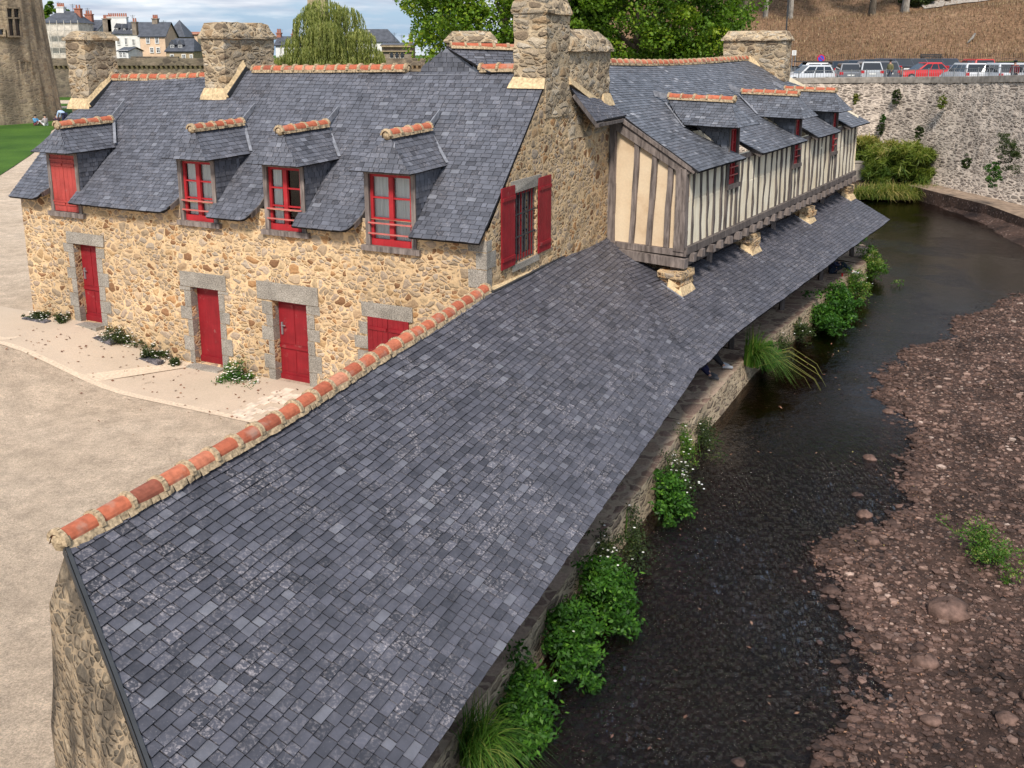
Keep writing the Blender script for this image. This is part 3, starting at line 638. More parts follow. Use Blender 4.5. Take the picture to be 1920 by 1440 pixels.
polyA=[(-1.95,0),vr(1.87,-1.01),vr(1.4,-.75),vr(.92,-.49),vr(.44,-.24),(0,4.2),(10.74,4.2),vr(.26,18.6),Acoord(-1.31,-.96),Acoord(-2.17,.12),(13.93,0)]

rb=MB(); slates(rb,FA,polyA,.116,.175,1,.023,.06,1.15,3)
qb=lambda q:(1.62-q)*SB
polyB=[(-3.46,0),(18.9,0),(19.15,qb(-.5)),(0.08,qb(-.5)),(.05,qb(-2.27)),(-1.31,qb(-.96)),(-2.17,qb(.12))]
slates(rb,FB,polyB,.116,.175,1,.022,.06,.8,4)
shroof=rb.build('roof',SL,SHD)
rp=[]
for a,w in ((-.02,-.10),(1.45,.0),(3.5,.02),(6.2,-.03),(8.0,-.06),(10.72,-.09)):
    p=R0+DD*a+WW*w; rp.append((p[0],p[1],2.89+crz(*p)))
ridge_tiles(shroof,rp,25,.122,bed=.15,seed=4)
# metal verge strip, barge board
vb=MB(); pts=[]
for b in lin(0,4.2,9):
    s=spans(polyA,min(b,4.19))[0][0]; pts.append(FA(s-.02,b,.01))
for p,q in zip(pts,pts[1:]): vb.beam(p,q,.035,.04); vb.beam(p+Vector((-.03,-.01,-.04)),q+Vector((-.03,-.01,-.04)),.010,.09)
vb.build('verge_strip',M['iron'],SHD)
# edge flashing along gable and pillars
fl=MB()
for i in range(12):
    a=10.74+(18.5-10.74)*i/12; b=10.74+(18.5-10.74)*(i+1)/12
    fl.beam(FA(a,vr(.26*(a-10.74)/7.9,a)[1]-.03,.015),FA(b,vr(.26*(b-10.74)/7.9,b)[1]-.03,.015),.10,.02)
fl.build('gable_flashing',M['iron'],SHD)
fm=MB()
for i in range(14):
    a=10.9+(18.5-10.9)*i/14; b=10.9+(18.5-10.9)*(i+1)/14
    P=[FA(a,vr(.26*(a-10.74)/7.9,a)[1]-.0,.0),FA(b,vr(.26*(b-10.74)/7.9,b)[1]-.0,.0)]; hh=.16 if a>13 else .05
    fm.hexa([P[0]+Vector((-.12,.05,-.05)),P[1]+Vector((-.12,.05,-.05)),P[1]+Vector((.03,-.01,0)),P[0]+Vector((.03,-.01,0)),P[0]+Vector((-.12,.05,hh)),P[1]+Vector((-.12,.05,hh)),P[1]+Vector((0,0,.03)),P[0]+Vector((0,0,.03))])
fm.build('mortar_fillet',M['mortar'],SHD)
# back wall under the ridge, battered end wall
bw=MB(); bw.fbox(shed,.1,10.6,-.12,.08,-1.2,2.62); bw.build('back_wall',M['facade'],SHD)
ew=MB()
e0=v2(*[float(x) for x in (R0+DD*.0+WW*-.12)]); e1=R0+DD*(-1.85)+WW*3.2
N=14; K=10
ed=(e1-e0)/np.linalg.norm(e1-e0); en=v2(ed[1],-ed[0]); 
if en[1]>0: en=-en
def ept(i,k):
    t=i/N; p=e0+(e1-e0)*t; zt=zA(p)-.10 if t>.03 else 2.70; z=zt+(-1.9-zt)*k/K; o=.10+ (zt-z)*.075+random.uniform(-.02,.02)
    if k==0: o=-.03
    q=p+en*o-(ed*((zt-z)*.03) if i==0 else 0); return (q[0],q[1],z)
gridp=[[ept(i,k) for k in range(K+1)] for i in range(N+1)]
for i in range(N):
    for k in range(K): ew.face([gridp[i][k],gridp[i][k+1],gridp[i+1][k+1],gridp[i+1][k]])
for k in range(K):   # return face towards the courtyard
    a=gridp[0][k];b=gridp[0][k+1]; o=-en*.6; ew.face([a,(a[0]+o[0],a[1]+o[1],a[2]),(b[0]+o[0],b[1]+o[1],b[2]),b])
for k in range(K):
    a=gridp[N][k];b=gridp[N][k+1]; o=-en*.5; ew.face([a,b,(b[0]+o[0],b[1]+o[1],b[2]),(a[0]+o[0],a[1]+o[1],a[2])])
ew.build('end_wall',M['shedend'],SHD,True)
for a in (1.2,4.2,7.2,10.2,13.0):
    p=R0+DD*a+WW*(we(a)-1.3); m=MB(); m.beam((p[0],p[1],QZ),(p[0],p[1],zA(p)-.14),.15,.15,(0,1,0)); m.build('timber_post',M['timber_dark'],SHD)
for s in (-1.5,3,8,13,18):
    p=G+D2*s+Q*.35; m=MB(); m.beam((p[0],p[1],QZ),(p[0],p[1],zB(p)-.12),.15,.15,(0,1,0)); m.build('timber_post',M['timber_dark'],SHD)
m=MB(); a,b=R0+DD*-.8+WW*2.1,R0+DD*13.9+WW*2.4; m.beam((a[0],a[1],zA(a)-.2),(b[0],b[1],zA(b)-.2),.14,.16); c=G+D2*18.6+Q*.35; d0=G+D2*-2.8+Q*.35
m.beam((d0[0],d0[1],zB(d0)-.18),(c[0],c[1],zB(c)-.18),.14,.16); m.build('eaves_beam',M['timber_dark'],SHD)

# ================================================================ LONG STONE HOUSE
HS=thing('stone_house',(C0[0],C0[1],0),'long rubble stone house with slate roof, red doors and four roof dormers','house')
HL=14.1
rz_=lambda u: 3.88+.955*(u+.35)
doors=[(11.4,12.22,.62,2.76),(7.3,8.2,.07,2.04),(4.66,5.66,-.02,2.0)]
shut=[(1.9,2.97,.85,1.95)]
wins=[(12.3,.92,3.58,5.12),(7.72,.94,3.70,5.18),(5.12,.94,3.69,5.18),(2.29,1.06,3.58,5.18)]
fw=MB()
HF=lambda v,y,z: house(v,y,z)
holes=[tuple(d) for d in doors]+shut+[(c-w/2-.1,c+w/2+.1,zb-.1,4.6) for c,w,zb,zt in wins]
def ztop(v): return 4.15
wall_holes(fw,HF,0,HL,-1.2,4.15,[(a,b,c,min(d,4.15)) for a,b,c,d in holes],.27,jit=.016,step=.45)
# left end wall and rear wall
fw.face([house(HL,0,-1.2),house(HL,6.4,-1.2),house(HL,6.4,3.9),house(HL,3.1,6.9),house(HL,0,4.15)])
fw.face([house(0,6.3,-1.2),house(0,6.3,4.0),house(HL,6.3,4.0),house(HL,6.3,-1.2)])
fw.build('front_wall',M['facade'],HS)
# gable wall towards the river
gw=MB(); GF=lambda u,y,z: house(y,u,z)
gt=lambda u: float(np.interp(u,[0,2.9,3.1,4.25,7.3],[4.05,6.93,7.0,6.95,5.95]))
wall_holes(gw,GF,0,7.3,-1.2,7.2,[(1.26,2.48,3.14,4.72)],.3,top=gt,jit=.016,step=.35)
gw.build('gable_wall',M['gable'],HS)
qn=MB()   # dressed quoins at the corner
z=1.2; i=0
while z<3.9:
    h=random.uniform(.26,.42); a=.42 if i%2 else .24; b=.22 if i%2 else .40
    qn.hexa([house(-.012,-.012,z),house(a,-.012,z),house(a,.1,z),house(-.012,b,z),house(-.012,-.012,min(3.9,z+h-.02)),house(a,-.012,min(3.9,z+h-.02)),house(a,.1,min(3.9,z+h-.02)),house(-.012,b,min(3.9,z+h-.02))]); z+=h;i+=1
qn.build('quoin_stones',M['granite'],HS)
# main roof
Ls=math.hypot(3.1+.33,7.2-3.9)
NR=Vector((-U[0]*.955,-U[1]*.955,1)).normalized()
notch=[(11.86,12.84,1.50),(7.22,8.34,1.50),(4.72,5.87,1.50),(1.66,3.03,1.50)]
def FH(a,b,h):
    u=-.33+3.43*b/Ls; z=3.9+3.3*b/Ls; t=b/Ls
    z-= .30*t*min(1,max(0,(a-8.8)/5))**1.0*1.0     # ridge drops towards the far end
    z+=-.05*math.sin(math.pi*t)+wavy(a,b*2,.02,.9,1.3)
    for l,r,_ in notch:
        k=max(0,1-(a-r)/.38)*max(0,1-b/.62) if a>=r-.01 else 0
        z+=.17*k*k
    return Vector(house(a,u,z))+NR*h
ph=[(0.0,0)]
for l,r,b in sorted(notch): ph+=[(l,0),(l,b),(r,b),(r,0)]
ph+=[(14.12,0),(14.28,1.2),(14.42,2.6),(14.42,3.2),(13.85,4.0),(13.8,Ls),(0.0,Ls)]
hr=MB(); slates(hr,FH,ph,.118,.18,1,.012,.06,.75,8)
nn=Vector((U[0]*.955,U[1]*.955,1)).normalized()
FR=lambda a,b,h: Vector(house(a+.12,3.1+3.43*(1-b/Ls),7.2-3.3*(1-b/Ls)-.30*(b/Ls)*min(1,max(0,(a-8.8)/5))))+nn*h
slates(hr,FR,[(0,0),(13.9,0),(13.9,Ls),(0,Ls)],.25,.4,1,.012,.06,.75,9)
hroof=hr.build('roof',SLH,HS)
ridge_tiles(hroof,[house(13.75,3.12,6.93),house(11.6,3.12,6.95),house(10.0,3.12,7.02),house(9.3,3.12,7.1)],12,.13,seed=5)
ridge_tiles(hroof,[house(8.5,3.12,7.2),house(6.5,3.12,7.22),house(3.75,3.12,7.27)],14,.13,seed=6)
ridge_tiles(hroof,[house(1.72,3.12,7.28),house(.8,3.12,7.3)],2,.13,seed=7)
# eaves underside boards beside each dormer gap
eb=MB()
for l,r,b in notch:
    p=[FH(r+.01,x,-.05) for x in (0,.45,.9)]
    for i in range(2): eb.beam(p[i],p[i+1],.03,.12)
eb.build('barge_board',M['timber_dark'],HS)
cnt=[([(-.40,-.2),(.15,.4)]),(None),(None)]
for i,(c,w,zb,zt) in enumerate(wins):
    F=lambda x,y,z,c=c: house(c-x,y-.02,z)
    dormer(HS,F,w,zb,zt+.05,[5.80,5.88,5.93,5.95][i],[.66,.70,.72,.76][i],-.38,.02,1.74,1.14,rz_,closed=(i==0),seed=20+i*13,tiles=4 if i!=1 else 5,curtain=True if i!=2 else [(-.42,-.15)])
# doors
for i,(l,r,zb,zt) in enumerate(doors):
    d=MB(); y=.2; c=(l+r)/2
    d.fbox(HF,l+.01,r-.01,y,y+.05,zb,zt)
    mid=zb+(zt-zb)*.42
    if i!=1:
        for (a,b) in ((l+.10,c-.02),(c+.03,r-.10)):
            for (p,q) in ((zb+.24,mid-.08),(mid+.08,zt-.12)):
                d.fbox(HF,a,b,y-.012,y,p,q)
        d.fbox(HF,l+.01,r-.01,y-.03,y,mid-.035,mid+.035)
    d.fbox(HF,l+.01,r-.01,y-.04,y,zb,zb+.16)
    D=d.build('door',M['red'],HS)
    if i!=1:
        h=MB(); h.fbox(HF,r-.14,r-.10,y-.05,y-.01,zb+1.15,zb+1.45); h.beam(house(r-.12,y-.07,zb+1.38),house(r-.24,y-.07,zb+1.38),.02,.02); h.build('door_handle',M['rim'],D)
    s=MB(); lw_=[(.34,.12),(.25,.22),(.36,.33)][i]; hl=[.3,.38,.42][i]
    s.fbox(HF,l-lw_[0],r+lw_[1]+.1,-.02,.2,zt,zt+hl,0,.5,.015); s.build('lintel',M['granite'],D)
    for sd in (0,1):
        j=MB(); z=zb
        q=0
        while z<zt-.05:
            hh=random.uniform(.26,.44); hh=min(hh,zt-z); wd=(.34 if q%2 else .17)+random.uniform(-.04,.05)
            if sd==0: j.fbox(HF,l-wd,l,-.014,.24,z,z+hh-.018,0,.5,.006)
            else: j.fbox(HF,r,r+wd,-.014,.24,z,z+hh-.018,0,.5,.006)
            z+=hh;q+=1
        j.build('jamb_stones',M['granite'],D)
    st=MB(); st.fbox(HF,l-.05,r+.05,-.28,.2,zb-.3,zb-.0,0,.5,.01); st.build('doorstep',M['granite'],D)
l,r,zb,zt=shut[0]; s=MB(); F=lambda x,y,z: house(x,y,z)
shutter(s,F,l+.0,(l+r)/2-.005,-.0,zb,zt); shutter(s,F,(l+r)/2+.005,r-.0,-.0,zb,zt); sh=s.build('shutter',M['red'],HS); tag(sh,'closed pair of dark red shutters at ground level')
s=MB(); s.fbox(HF,l-.1,r+.15,-.02,.2,zt,zt+.33,0,.5,.015); s.build('lintel',M['granite'],sh)
s=MB()
for zz in (zt-.28,zt-.62,zt-.95): s.fbox(HF,r+.02,r+.3+random.uniform(-.08,.08),-.014,.1,zz-.14,zz+.14,0,.5,.008)
s.build('jamb_stones',M['granite'],sh)
# gable window with iron bars and two open shutters
gwf=lambda x,y,z: house(y,1.87+x,z)
wd=MB(); wd.fbox(gwf,-.60,-.52,.1,.16,3.16,4.7); wd.fbox(gwf,.52,.60,.1,.16,3.16,4.7); wd.fbox(gwf,-.52,.52,.1,.16,4.62,4.7); wd.fbox(gwf,-.52,.52,.1,.16,3.16,3.26); wd.fbox(gwf,-.04,.04,.09,.16,3.26,4.62)
GW=wd.build('gable_window',M['redw'],HS)
m=MB(); m.fbox(gwf,-.52,.52,.14,.15,3.26,4.62); m.build('glass_pane',M['glass'],GW)
m=MB()
for x in (-.38,-.24,-.1,.06,.2,.34,.48): m.beam(gwf(x,.03,3.16),gwf(x,.03,4.7),.022,.022,(0,1,0))
m.fbox(gwf,-.6,.6,.02,.035,3.7,3.73); m.fbox(gwf,-.6,.6,.02,.035,4.2,4.23); m.build('iron_bars',M['iron'],GW)
m=MB(); m.fbox(gwf,-.75,.78,-.02,.2,4.72,4.98,0,.5,.02); m.build('lintel',M['granite'],GW); m=MB(); m.fbox(gwf,-.68,.7,-.03,.25,3.0,3.14,0,.5,.01); m.build('window_sill',M['granite'],GW)
for a,b in ((.62,1.26),(2.50,3.2)):
    m=MB(); shutter(m,lambda x,y,z:house(y,x,z),a,b,-.02,3.16,4.9); m.build('shutter',M['red'],GW)
# chimneys of the house
chimney(HS,lambda a,b,z:house(b,a,z),2.88,4.25,-.02,.78,6.2,8.5,8.95,.10,'chimney',over=.05)
m=MB(); m.hexa([house(-.06,2.70,6.87),house(.86,2.70,6.87),house(.80,2.90,6.85),house(0,2.90,6.85),house(-.04,2.78,6.97),house(.84,2.78,6.97),house(.79,2.885,7.12),house(0,2.885,7.12)]); m.build('mortar_skirt',M['mortar'],HS)
for (v0,v1,uf,ub,zt,zc) in ((8.9,9.66,2.45,4.4,8.0,8.42),(13.85,14.6,2.3,3.4,7.98,8.22)):
    chimney(HS,lambda a,b,z:house(a,b,z),v0,v1,uf,ub,5.6,zt,zc,.1)
    zr0=rz_(uf)-.22*(1 if v0>10 else 0); m=MB()
    m.hexa([house(v0-.08,uf-.12,zr0-.12),house(v1+.08,uf-.12,zr0-.12),house(v1,uf+.0,zr0-.1),house(v0,uf+.0,zr0-.1),house(v0-.06,uf-.09,zr0+.0),house(v1+.06,uf-.09,zr0+.0),house(v1,uf-.012,zr0+.18),house(v0,uf-.012,zr0+.18)])
    m.hexa([house(v0-.14,uf-.1,zr0-.04),house(v0-.0,uf-.1,zr0-.04),house(v0-.0,3.15,zr0+.66),house(v0-.14,3.15,zr0+.66),house(v0-.05,uf-.1,zr0+.06),house(v0-.0,uf-.1,zr0+.18),house(v0-.0,3.15,zr0+.92),house(v0-.05,3.15,zr0+.80)])
    m.build('mortar_skirt',M['mortar'],HS)
    m=MB(); m.beam(house(v0-.16,uf-.12,zr0+.0),house(v0-.16,3.1,zr0+.70),.03,.12); m.build('side_flashing',M['iron'],HS)
# slate-hung gablet and rear cross roof behind the ridge
gb=MB(); F=lambda a,b,h: Vector(house(a,3.2-h,7.1+b))
slates(gb,F,[(1.95,0),(3.42,0),(3.42,.2),(2.70,.66),(1.95,.2)],.12,.2,1,.01,.03,.6,31)
gp=house(2.70,3.2,7.80); 
O=Vector(gp); ax=Vector((.97,.22,-.03)); dn=Vector((.15,-.75,-.42))
F=planeF(O+Vector((.0,0,-.03)),ax,-dn); slates(gb,F,[(.85,-1.1),(2.2,-1.1),(2.2,0),(.0,0)],.12,.2,1,.012,.05,.7,32)
F=planeF(O,ax,-Vector((-.1,.8,-.45))); slates(gb,F,[(-.1,-1.6),(2.2,-1.6),(2.2,0),(0,0)],.2,.3,1,.012,.05,.7,33)
rr=gb.build('rear_cross_roof',SLH,HS)
ridge_tiles(rr,[O+ax*.1+Vector((0,0,.03)),O+ax*2.2+Vector((0,0,.03))],6,.09,seed=9)
m=MB(); m.fbox(house,1.78,3.52,3.02,3.18,7.10,7.15); m.hexa([house(1.98,3.18,7.05),house(1.75,3.18,7.1),house(1.75,3.3,7.1),house(1.98,3.3,7.05),house(1.98,3.18,7.36),house(1.9,3.18,7.3),house(1.9,3.3,7.3),house(1.98,3.3,7.36)]); m.build('gablet_flashing',M['lead'],HS)
chimney(HS,lambda a,b,z:(a,b,z),-1.72,-.42,25.4,26.1,6.5,7.9,8.2,.14,'rear_chimney')

# ================================================================ HALF-TIMBERED HOUSE
TH=thing('half_timbered_house',(G[0],G[1],0),'half timbered upper storey with cream plaster on stone pillars over the washhouse roof','house')
mfr=lambda s,q,z:(lambda p:(p[0],p[1],z))(M_+D2*s+Q*q)
LB=18.9; ZB=2.52
# side wall
sw=MB(); sw.hexa([timb(.02,-2.27,ZB),timb(.02,-.02,ZB),timb(.2,-.02,ZB),timb(.2,-2.27,ZB),timb(.02,-2.27,6.1),timb(.02,-.02,4.85),timb(.2,-.02,4.85),timb(.2,-2.27,6.1)]); sw.build('side_wall',M['plaster'],TH)
fw=MB(); wn_=[(3.36,.62,3.93,5.50),(9.83,.62,3.86,5.45),(14.95,.62,3.82,5.42)]
wall_holes(fw,lambda a,b,z:timb(a,-.02-b,z),.1,LB,ZB,4.76,[(c-.34,c+.34,zb,4.76) for c,_,zb,_ in wn_],.2,jit=.006,step=.8); fw.build('river_wall',M['plaster2'],TH)
rw=MB(); rw.face([timb(LB,0,ZB),timb(LB,-4.2,ZB),timb(LB,-4.2,7.2),timb(LB,0,5.0)]); rw.face([timb(0,-6.5,-1),timb(0,-6.5,5),timb(LB,-6.5,5),timb(LB,-6.5,-1)]); rw.build('end_wall',M['plaster2'],TH)
def crooked(mb,p,q,w,h,lean=.02,mi=0,up=None):
    p=Vector(p);q=Vector(q);n=4; P=[p.lerp(q,i/n)+Vector((random.uniform(-lean,lean),random.uniform(-lean,lean),0))*(0 if i in(0,n) else 1) for i in range(n+1)]
    for a,b in zip(P,P[1:]): mb.beam(a,b+(b-a)*.002,w*random.uniform(.92,1.08),h,up or (0,1,0))
def stud(p,q,w,h,mat,up,lean=.015):
    m=MB(); crooked(m,p,q,w,h,lean,up=up); m.build('stud',mat,TH)
upS=(-D2[0],-D2[1],0); upF=(Q[0],Q[1],0)
zroofq=lambda q: 6.25-.6*(q+2.27)        # q in G frame
for q,w,dl in ((-2.16,.19,.0),(-1.50,.13,.10),(-.98,.145,.12),(-.50,.14,.06)):
    stud(timb(-.03,q-dl*.5,ZB+.08),timb(-.03,q+dl*.5,zroofq(q)-.42),w,.10,M['timber'],upS,.02)
m=MB(); crooked(m,timb(-.04,-.14,ZB+.02),timb(-.04,-.14,4.72),.30,.22,.01,up=upS); m.build('corner_post',M['timber'],TH)
m=MB(); m.beam(timb(-.06,-2.27,zroofq(-2.27)-.40),timb(-.06,.02,zroofq(0)-.28),.10,.20,(0,0,1)); m.build('top_rail',M['timber'],TH)
m=MB(); m.beam(timb(-.05,-2.2,ZB+.0),timb(-.05,.06,ZB-.02),.14,.16); m.build('sill_beam',M['timber'],TH)
m=MB(); m.beam(timb(-.10,-1.9,ZB-.21),timb(-.10,.08,ZB-.28),.26,.24); m.build('bearing_beam',M['timber'],TH)
m=MB(); crooked(m,timb(-.1,.03,ZB+.05),timb(LB,.03,ZB+.05),.12,.19,.012,up=(0,0,1)); m.build('sill_beam',M['timber_dark'],TH)
m=MB(); m.beam(timb(-.1,.0,4.66),timb(LB,.0,4.66),.08,.14); m.build('wall_plate',M['timber_dark'],TH)
s=.42; rs=random.Random(3)
while s<LB-.1:
    c=[c for c,_,zb,_ in wn_ if abs(s-c)<.52]
    if not c: 
        ln=rs.gauss(0,.05); stud(timb(s+ln,-.012,ZB+.13),timb(s-ln,-.012,4.62),rs.uniform(.085,.135),.05,M['timber_dark'],upF,.025)
    s+=rs.uniform(.46,.64)
for c,w,zb,zt in wn_:
    stud(timb(c+.05,-.012,ZB+.13),timb(c+.02,-.012,zb-.14),.10,.05,M['timber_dark'],upF)
    for sg in (-1,1): stud(timb(c+sg*.44,-.005,ZB+.13),timb(c+sg*.44,-.005,4.64),.16,.07,M['timber_dark'],upF)
i=0; s=.15
while s<LB:
    m=MB(); o=rs.uniform(0,.05); m.fbox(timb,s,s+.20,-1.0,.17+o,ZB-.27+rs.uniform(-.02,.02),ZB-.055,0,.5,.012); m.build('joist',M['timber'],TH); s+=rs.uniform(.62,.80)
m=MB(); m.beam(timb(-.1,-.25,ZB-.38),timb(LB,-.25,ZB-.38),.24,.2); m.build('bearing_beam',M['timber_dark'],TH)
# pillars
for s,w in ((.1,.85),(5.8,.85),(12.3,.8),(18.7,.85)):
    p=MB(); n=6; z0=.9
    for i in range(n):
        a=.04*math.sin(i*2.1+s); hh=(ZB-.5-z0)/n; wv=w/2*random.uniform(.88,1.08); p.fbox(timb,s-wv+a,s+wv+a,-.62+random.uniform(-.03,.03),.02+random.uniform(-.06,.06),z0+i*hh,z0+(i+1)*hh-.006,0,.5,.05)
    P=p.build('stone_pillar',M['gable'],TH)
    m=MB(); zz=lambda q:1.47-.5*q
    m.hexa([timb(s-w/2-.12,-.3,zz(-.3)-.05),timb(s-w/2-.12,.16,zz(.16)-.05),timb(s+w/2+.06,.16,zz(.16)-.05),timb(s+w/2+.06,-.5,zz(-.5)-.05),timb(s-w/2-.02,-.3,zz(-.3)+.20),timb(s-w/2+.04,.03,zz(.03)+.16),timb(s+w/2-.06,.03,zz(.03)+.16),timb(s+w/2-.06,-.5,zz(-.5)+.1)]); m.build('mortar_skirt',M['mortar'],P)
    m=MB(); m.beam(timb(s-w/2-.14,-.45,zz(-.45)+.01),timb(s-w/2-.14,.2,zz(.2)+.01),.05,.03); m.build('pillar_flashing',M['lead'],P)
for s in (2.9,9.0,15.4):
    m=MB(); m.beam(timb(s,-.42,.8),timb(s,-.42,ZB-.4),.16,.16,(0,1,0)); m.build('timber_post',M['timber'],TH)
m=MB(); m.fbox(timb,0,LB,-2.4,-2.1,-1,ZB-.3); m.build('recessed_wall',M['quay'],TH)
m=MB(); m.fbox(timb,.5,1.2,-2.1,-2.05,.5,ZB-.35); m.fbox(timb,6.9,7.7,-2.1,-2.05,.5,ZB-.35); m.build('recessed_door',M['red'],TH)
m=MB(); m.face([timb(.02,-2.2,ZB-.06),timb(LB,-2.2,ZB-.06),timb(LB,-.0,ZB-.06),timb(.02,0,ZB-.06)]); m.build('floor_boards',M['timber_dark'],TH)
# roof of the half-timbered house; q' measured from M_ : 0 at wall line, eave 2.6, ridge -1.8
Lt=4.42*math.sqrt(1.36); NT_=Vector((Q[0]*.6,Q[1]*.6,1)).normalized()
nt=[(3.46,4.62,1.20),(9.60,10.95,1.20),(14.5,15.9,1.20)]
def FT(a,b,h):
    q=2.62-4.42*b/Lt; z=6.25-.6*q; t=b/Lt
    z+=-.10*t*math.sin(math.pi*min(1,max(0,(a-1)/15)))**1.5+wavy(a,b*2,.02,.8,.4)-.03*math.sin(math.pi*t)
    for l,r,_ in nt:
        k=max(0,1-(a-r)/.45)*max(0,1-b/.7) if a>=r-.01 else 0
        z+=.16*k*k
    p=M_+D2*a+Q*q; return Vector((p[0],p[1],z))+NT_*h
pt=[(.0,0)]
for l,r,b in nt: pt+=[(l-.35,0),(l-.35-.3*0,b),(r-.0,b),(r,0)]
bq=lambda q:(2.62-q)/4.42*Lt
pt=[(-.18,0),(3.50,0),(2.55,bq(1.25)),(4.55,bq(1.25)),(4.90,0),(9.90,0),(9.0,bq(1.25)),(11.1,bq(1.25)),(11.34,0),(14.52,0),(14.2,bq(1.25)),(15.95,bq(1.25)),(16.13,0),(19.62,0),(18.3,bq(.19)),(16.95,bq(-.45)),(16.1,bq(-1.8)),(3.2,bq(-1.8)),(.35,bq(-.18)),(.05,bq(0.))]
tr_=MB(); slates(tr_,FT,pt,.118,.19,1,.013,.06,1.1,51)
n3=Vector((-Q[0]*.6,-Q[1]*.6,1)).normalized()
FT2=lambda a,b,h:(lambda p:Vector((p[0],p[1],7.33-.6*(4.42-4.42*b/Lt)))+n3*h)(M_+D2*a+Q*(-1.8-4.42*(1-b/Lt)))
slates(tr_,FT2,[(3.2,0),(16.1,0),(16.1,Lt),(3.2,Lt)],.25,.4,1,.012,.06,.75,52)
troof=tr_.build('roof',SLF,TH)
def rpt(a):
    p=M_+D2*a+Q*-1.82; return (p[0],p[1],7.37-.10*math.sin(math.pi*min(1,max(0,(a-1)/15)))**1.5)
ridge_tiles(troof,[rpt(a) for a in (3.3,6,8.5,11,13.5,16.1)],29,.13,seed=12)
m=MB(); m.beam(mfr(-.14,-.1,6.2),mfr(-.14,2.5,4.66),.05,.10); m.beam(mfr(-.05,-.1,6.1),mfr(-.05,2.35,4.64),.10,.10); m.build('barge_board',M['timber'],TH)
eb=MB()
for a in (4.92,11.36,16.15):
    P=[FT(a,x,-.08) for x in (0,.5,1.1)]
    for i in range(2): eb.beam(P[i],P[i+1],.04,.10)
eb.build('barge_board',M['timber_dark'],TH)
for i,(c,w,zb,zt) in enumerate(wn_):
    F=lambda x,y,z,c=c: timb(c+x,-y,z)
    dormer(TH,F,w,zb,[5.62,5.48,5.42][i],[6.30,6.22,6.16][i],[.95,.92,.9][i],-.42,.12,2.15,1.15,lambda y:6.25-.6*(2.27-y),mats=SLF,seed=60+i*9,tiles=5,post=M['timber_dark'],sash=2,curtain=[(-.05,.25)],rows=4)
# chimneys
chimney(TH,lambda a,b,z:house(b,a,z),4.3,7.12,.0,.75,5.6,7.68,8.2,.28,'chimney',over=.08)
m=MB(); m.hexa([house(-.10,4.25,6.62+.3),house(.0,4.25,6.92),house(0,6.25,6.32),house(-.10,6.25,6.28),house(-.02,4.25,7.1),house(.02,4.25,7.1),house(.02,6.25,6.5),house(-.02,6.25,6.5)]); m.hexa([house(-.12,6.5,6.3),house(.8,6.5,6.3),house(.8,7.28,6.25),house(-.12,7.28,6.28),house(-.02,6.6,6.6),house(.7,6.6,6.6),house(.7,7.14,6.6),house(-.02,7.14,6.6)]); m.build('mortar_skirt',M['mortar'],TH)
fc=MB(); chimney(TH,lambda a,b,z:mfr(b,a,z),-2.95,-.3,16.5,17.3,5.5,8.1,8.5,.1,'chimney',over=.1)
m=MB(); m.hexa([mfr(16.3,-1.8,7.25),mfr(16.5,-1.8,7.25),mfr(16.95,-.4,6.45),mfr(16.8,-.4,6.45),mfr(16.4,-1.8,7.45),mfr(16.5,-1.8,7.5),mfr(17.0,-.4,6.75),mfr(16.95,-.4,6.6)]); m.build('mortar_skirt',M['mortar'],TH)
# small slate lean-to roof between the two chimneys and the side wall
lr=MB(); 
A=Vector(house(-.02,4.3,6.88)); B=Vector(house(-.02,6.25,6.36)); Cc=Vector(house(-.42,7.35,6.02)); Dd=Vector(house(-.40,5.05,6.00))
def FL(a,b,h):
    lo=Dd.lerp(Cc,a); hi=A.lerp(Vector(house(.0,7.3,6.3)),a); p=lo.lerp(hi,b); return p+Vector((.1,-.1,1)).normalized()*h
lr2=MB(); 
def FLs(a,b,h): return FL(a/2.3,b/1.0,h)
slates(lr2,FLs,[(0,0),(2.3,0),(2.3,1.0),(0,1.0)],.125,.19,1,.012,.05,.7,71)
lr2.build('lean_to_roof',SL,TH)
m=MB(); m.beam(Dd+Vector((.02,0,-.10)),Cc+Vector((0,0,-.12)),.05,.08); m.beam(A.lerp(Dd,.15)+Vector((0,0,-.1)),Dd+Vector((0,0,-.06)),.04,.10); m.beam(Dd+Vector((.04,-.04,-.1)),Vector(house(-.38,5.6,5.92)),.10,.08);m.build('eaves_board',M['timber_dark'],TH)

# ================================================================ RETAINING WALL, PARKING, HILL
RW=[(27.2,24,7.0),(28.2,38,6.75),(28.75,47,6.52),(28.7,51.3,6.42),(28.15,55,6.28),(27.65,58.5,6.12),(26.9,62,6.0),(25.4,65.3,5.88),(22.6,67.4,5.78),(19.0,68.6,5.66),(12,69.6,5.6),(0,71,5.6)]
rwall=thing('retaining_wall',(25.7,45.5,-1),'tall battered rubble retaining wall on the far bank below the car park','wall')
def nrm(i,P):
    a=P[max(0,i-1)];b=P[min(len(P)-1,i+1)]; dx,dy=b[0]-a[0],b[1]-a[1]; L=math.hypot(dx,dy); return (dy/L,-dx/L)  # towards hill (right/up)
fine=[]
for a,b in zip(RW,RW[1:]):
    for i in range(10): fine.append(tuple(a[k]+(b[k]-a[k])*i/10 for k in range(3)))
fine.append(RW[-1])
mw=MB(); cw=MB(); K=14; cols=[]
for i,p in enumerate(fine):
    n=nrm(i,fine); c=[]
    for k in range(K+1):
        z=-1.8+(p[2]-.38+1.8)*k/K; o=.16*(z+1)+random.uniform(-.05,.05)-.5*max(0,1-(z+1.8)/2.2)**2; c.append((p[0]+n[0]*o,p[1]+n[1]*o,z))
    cols.append((c,n,p))
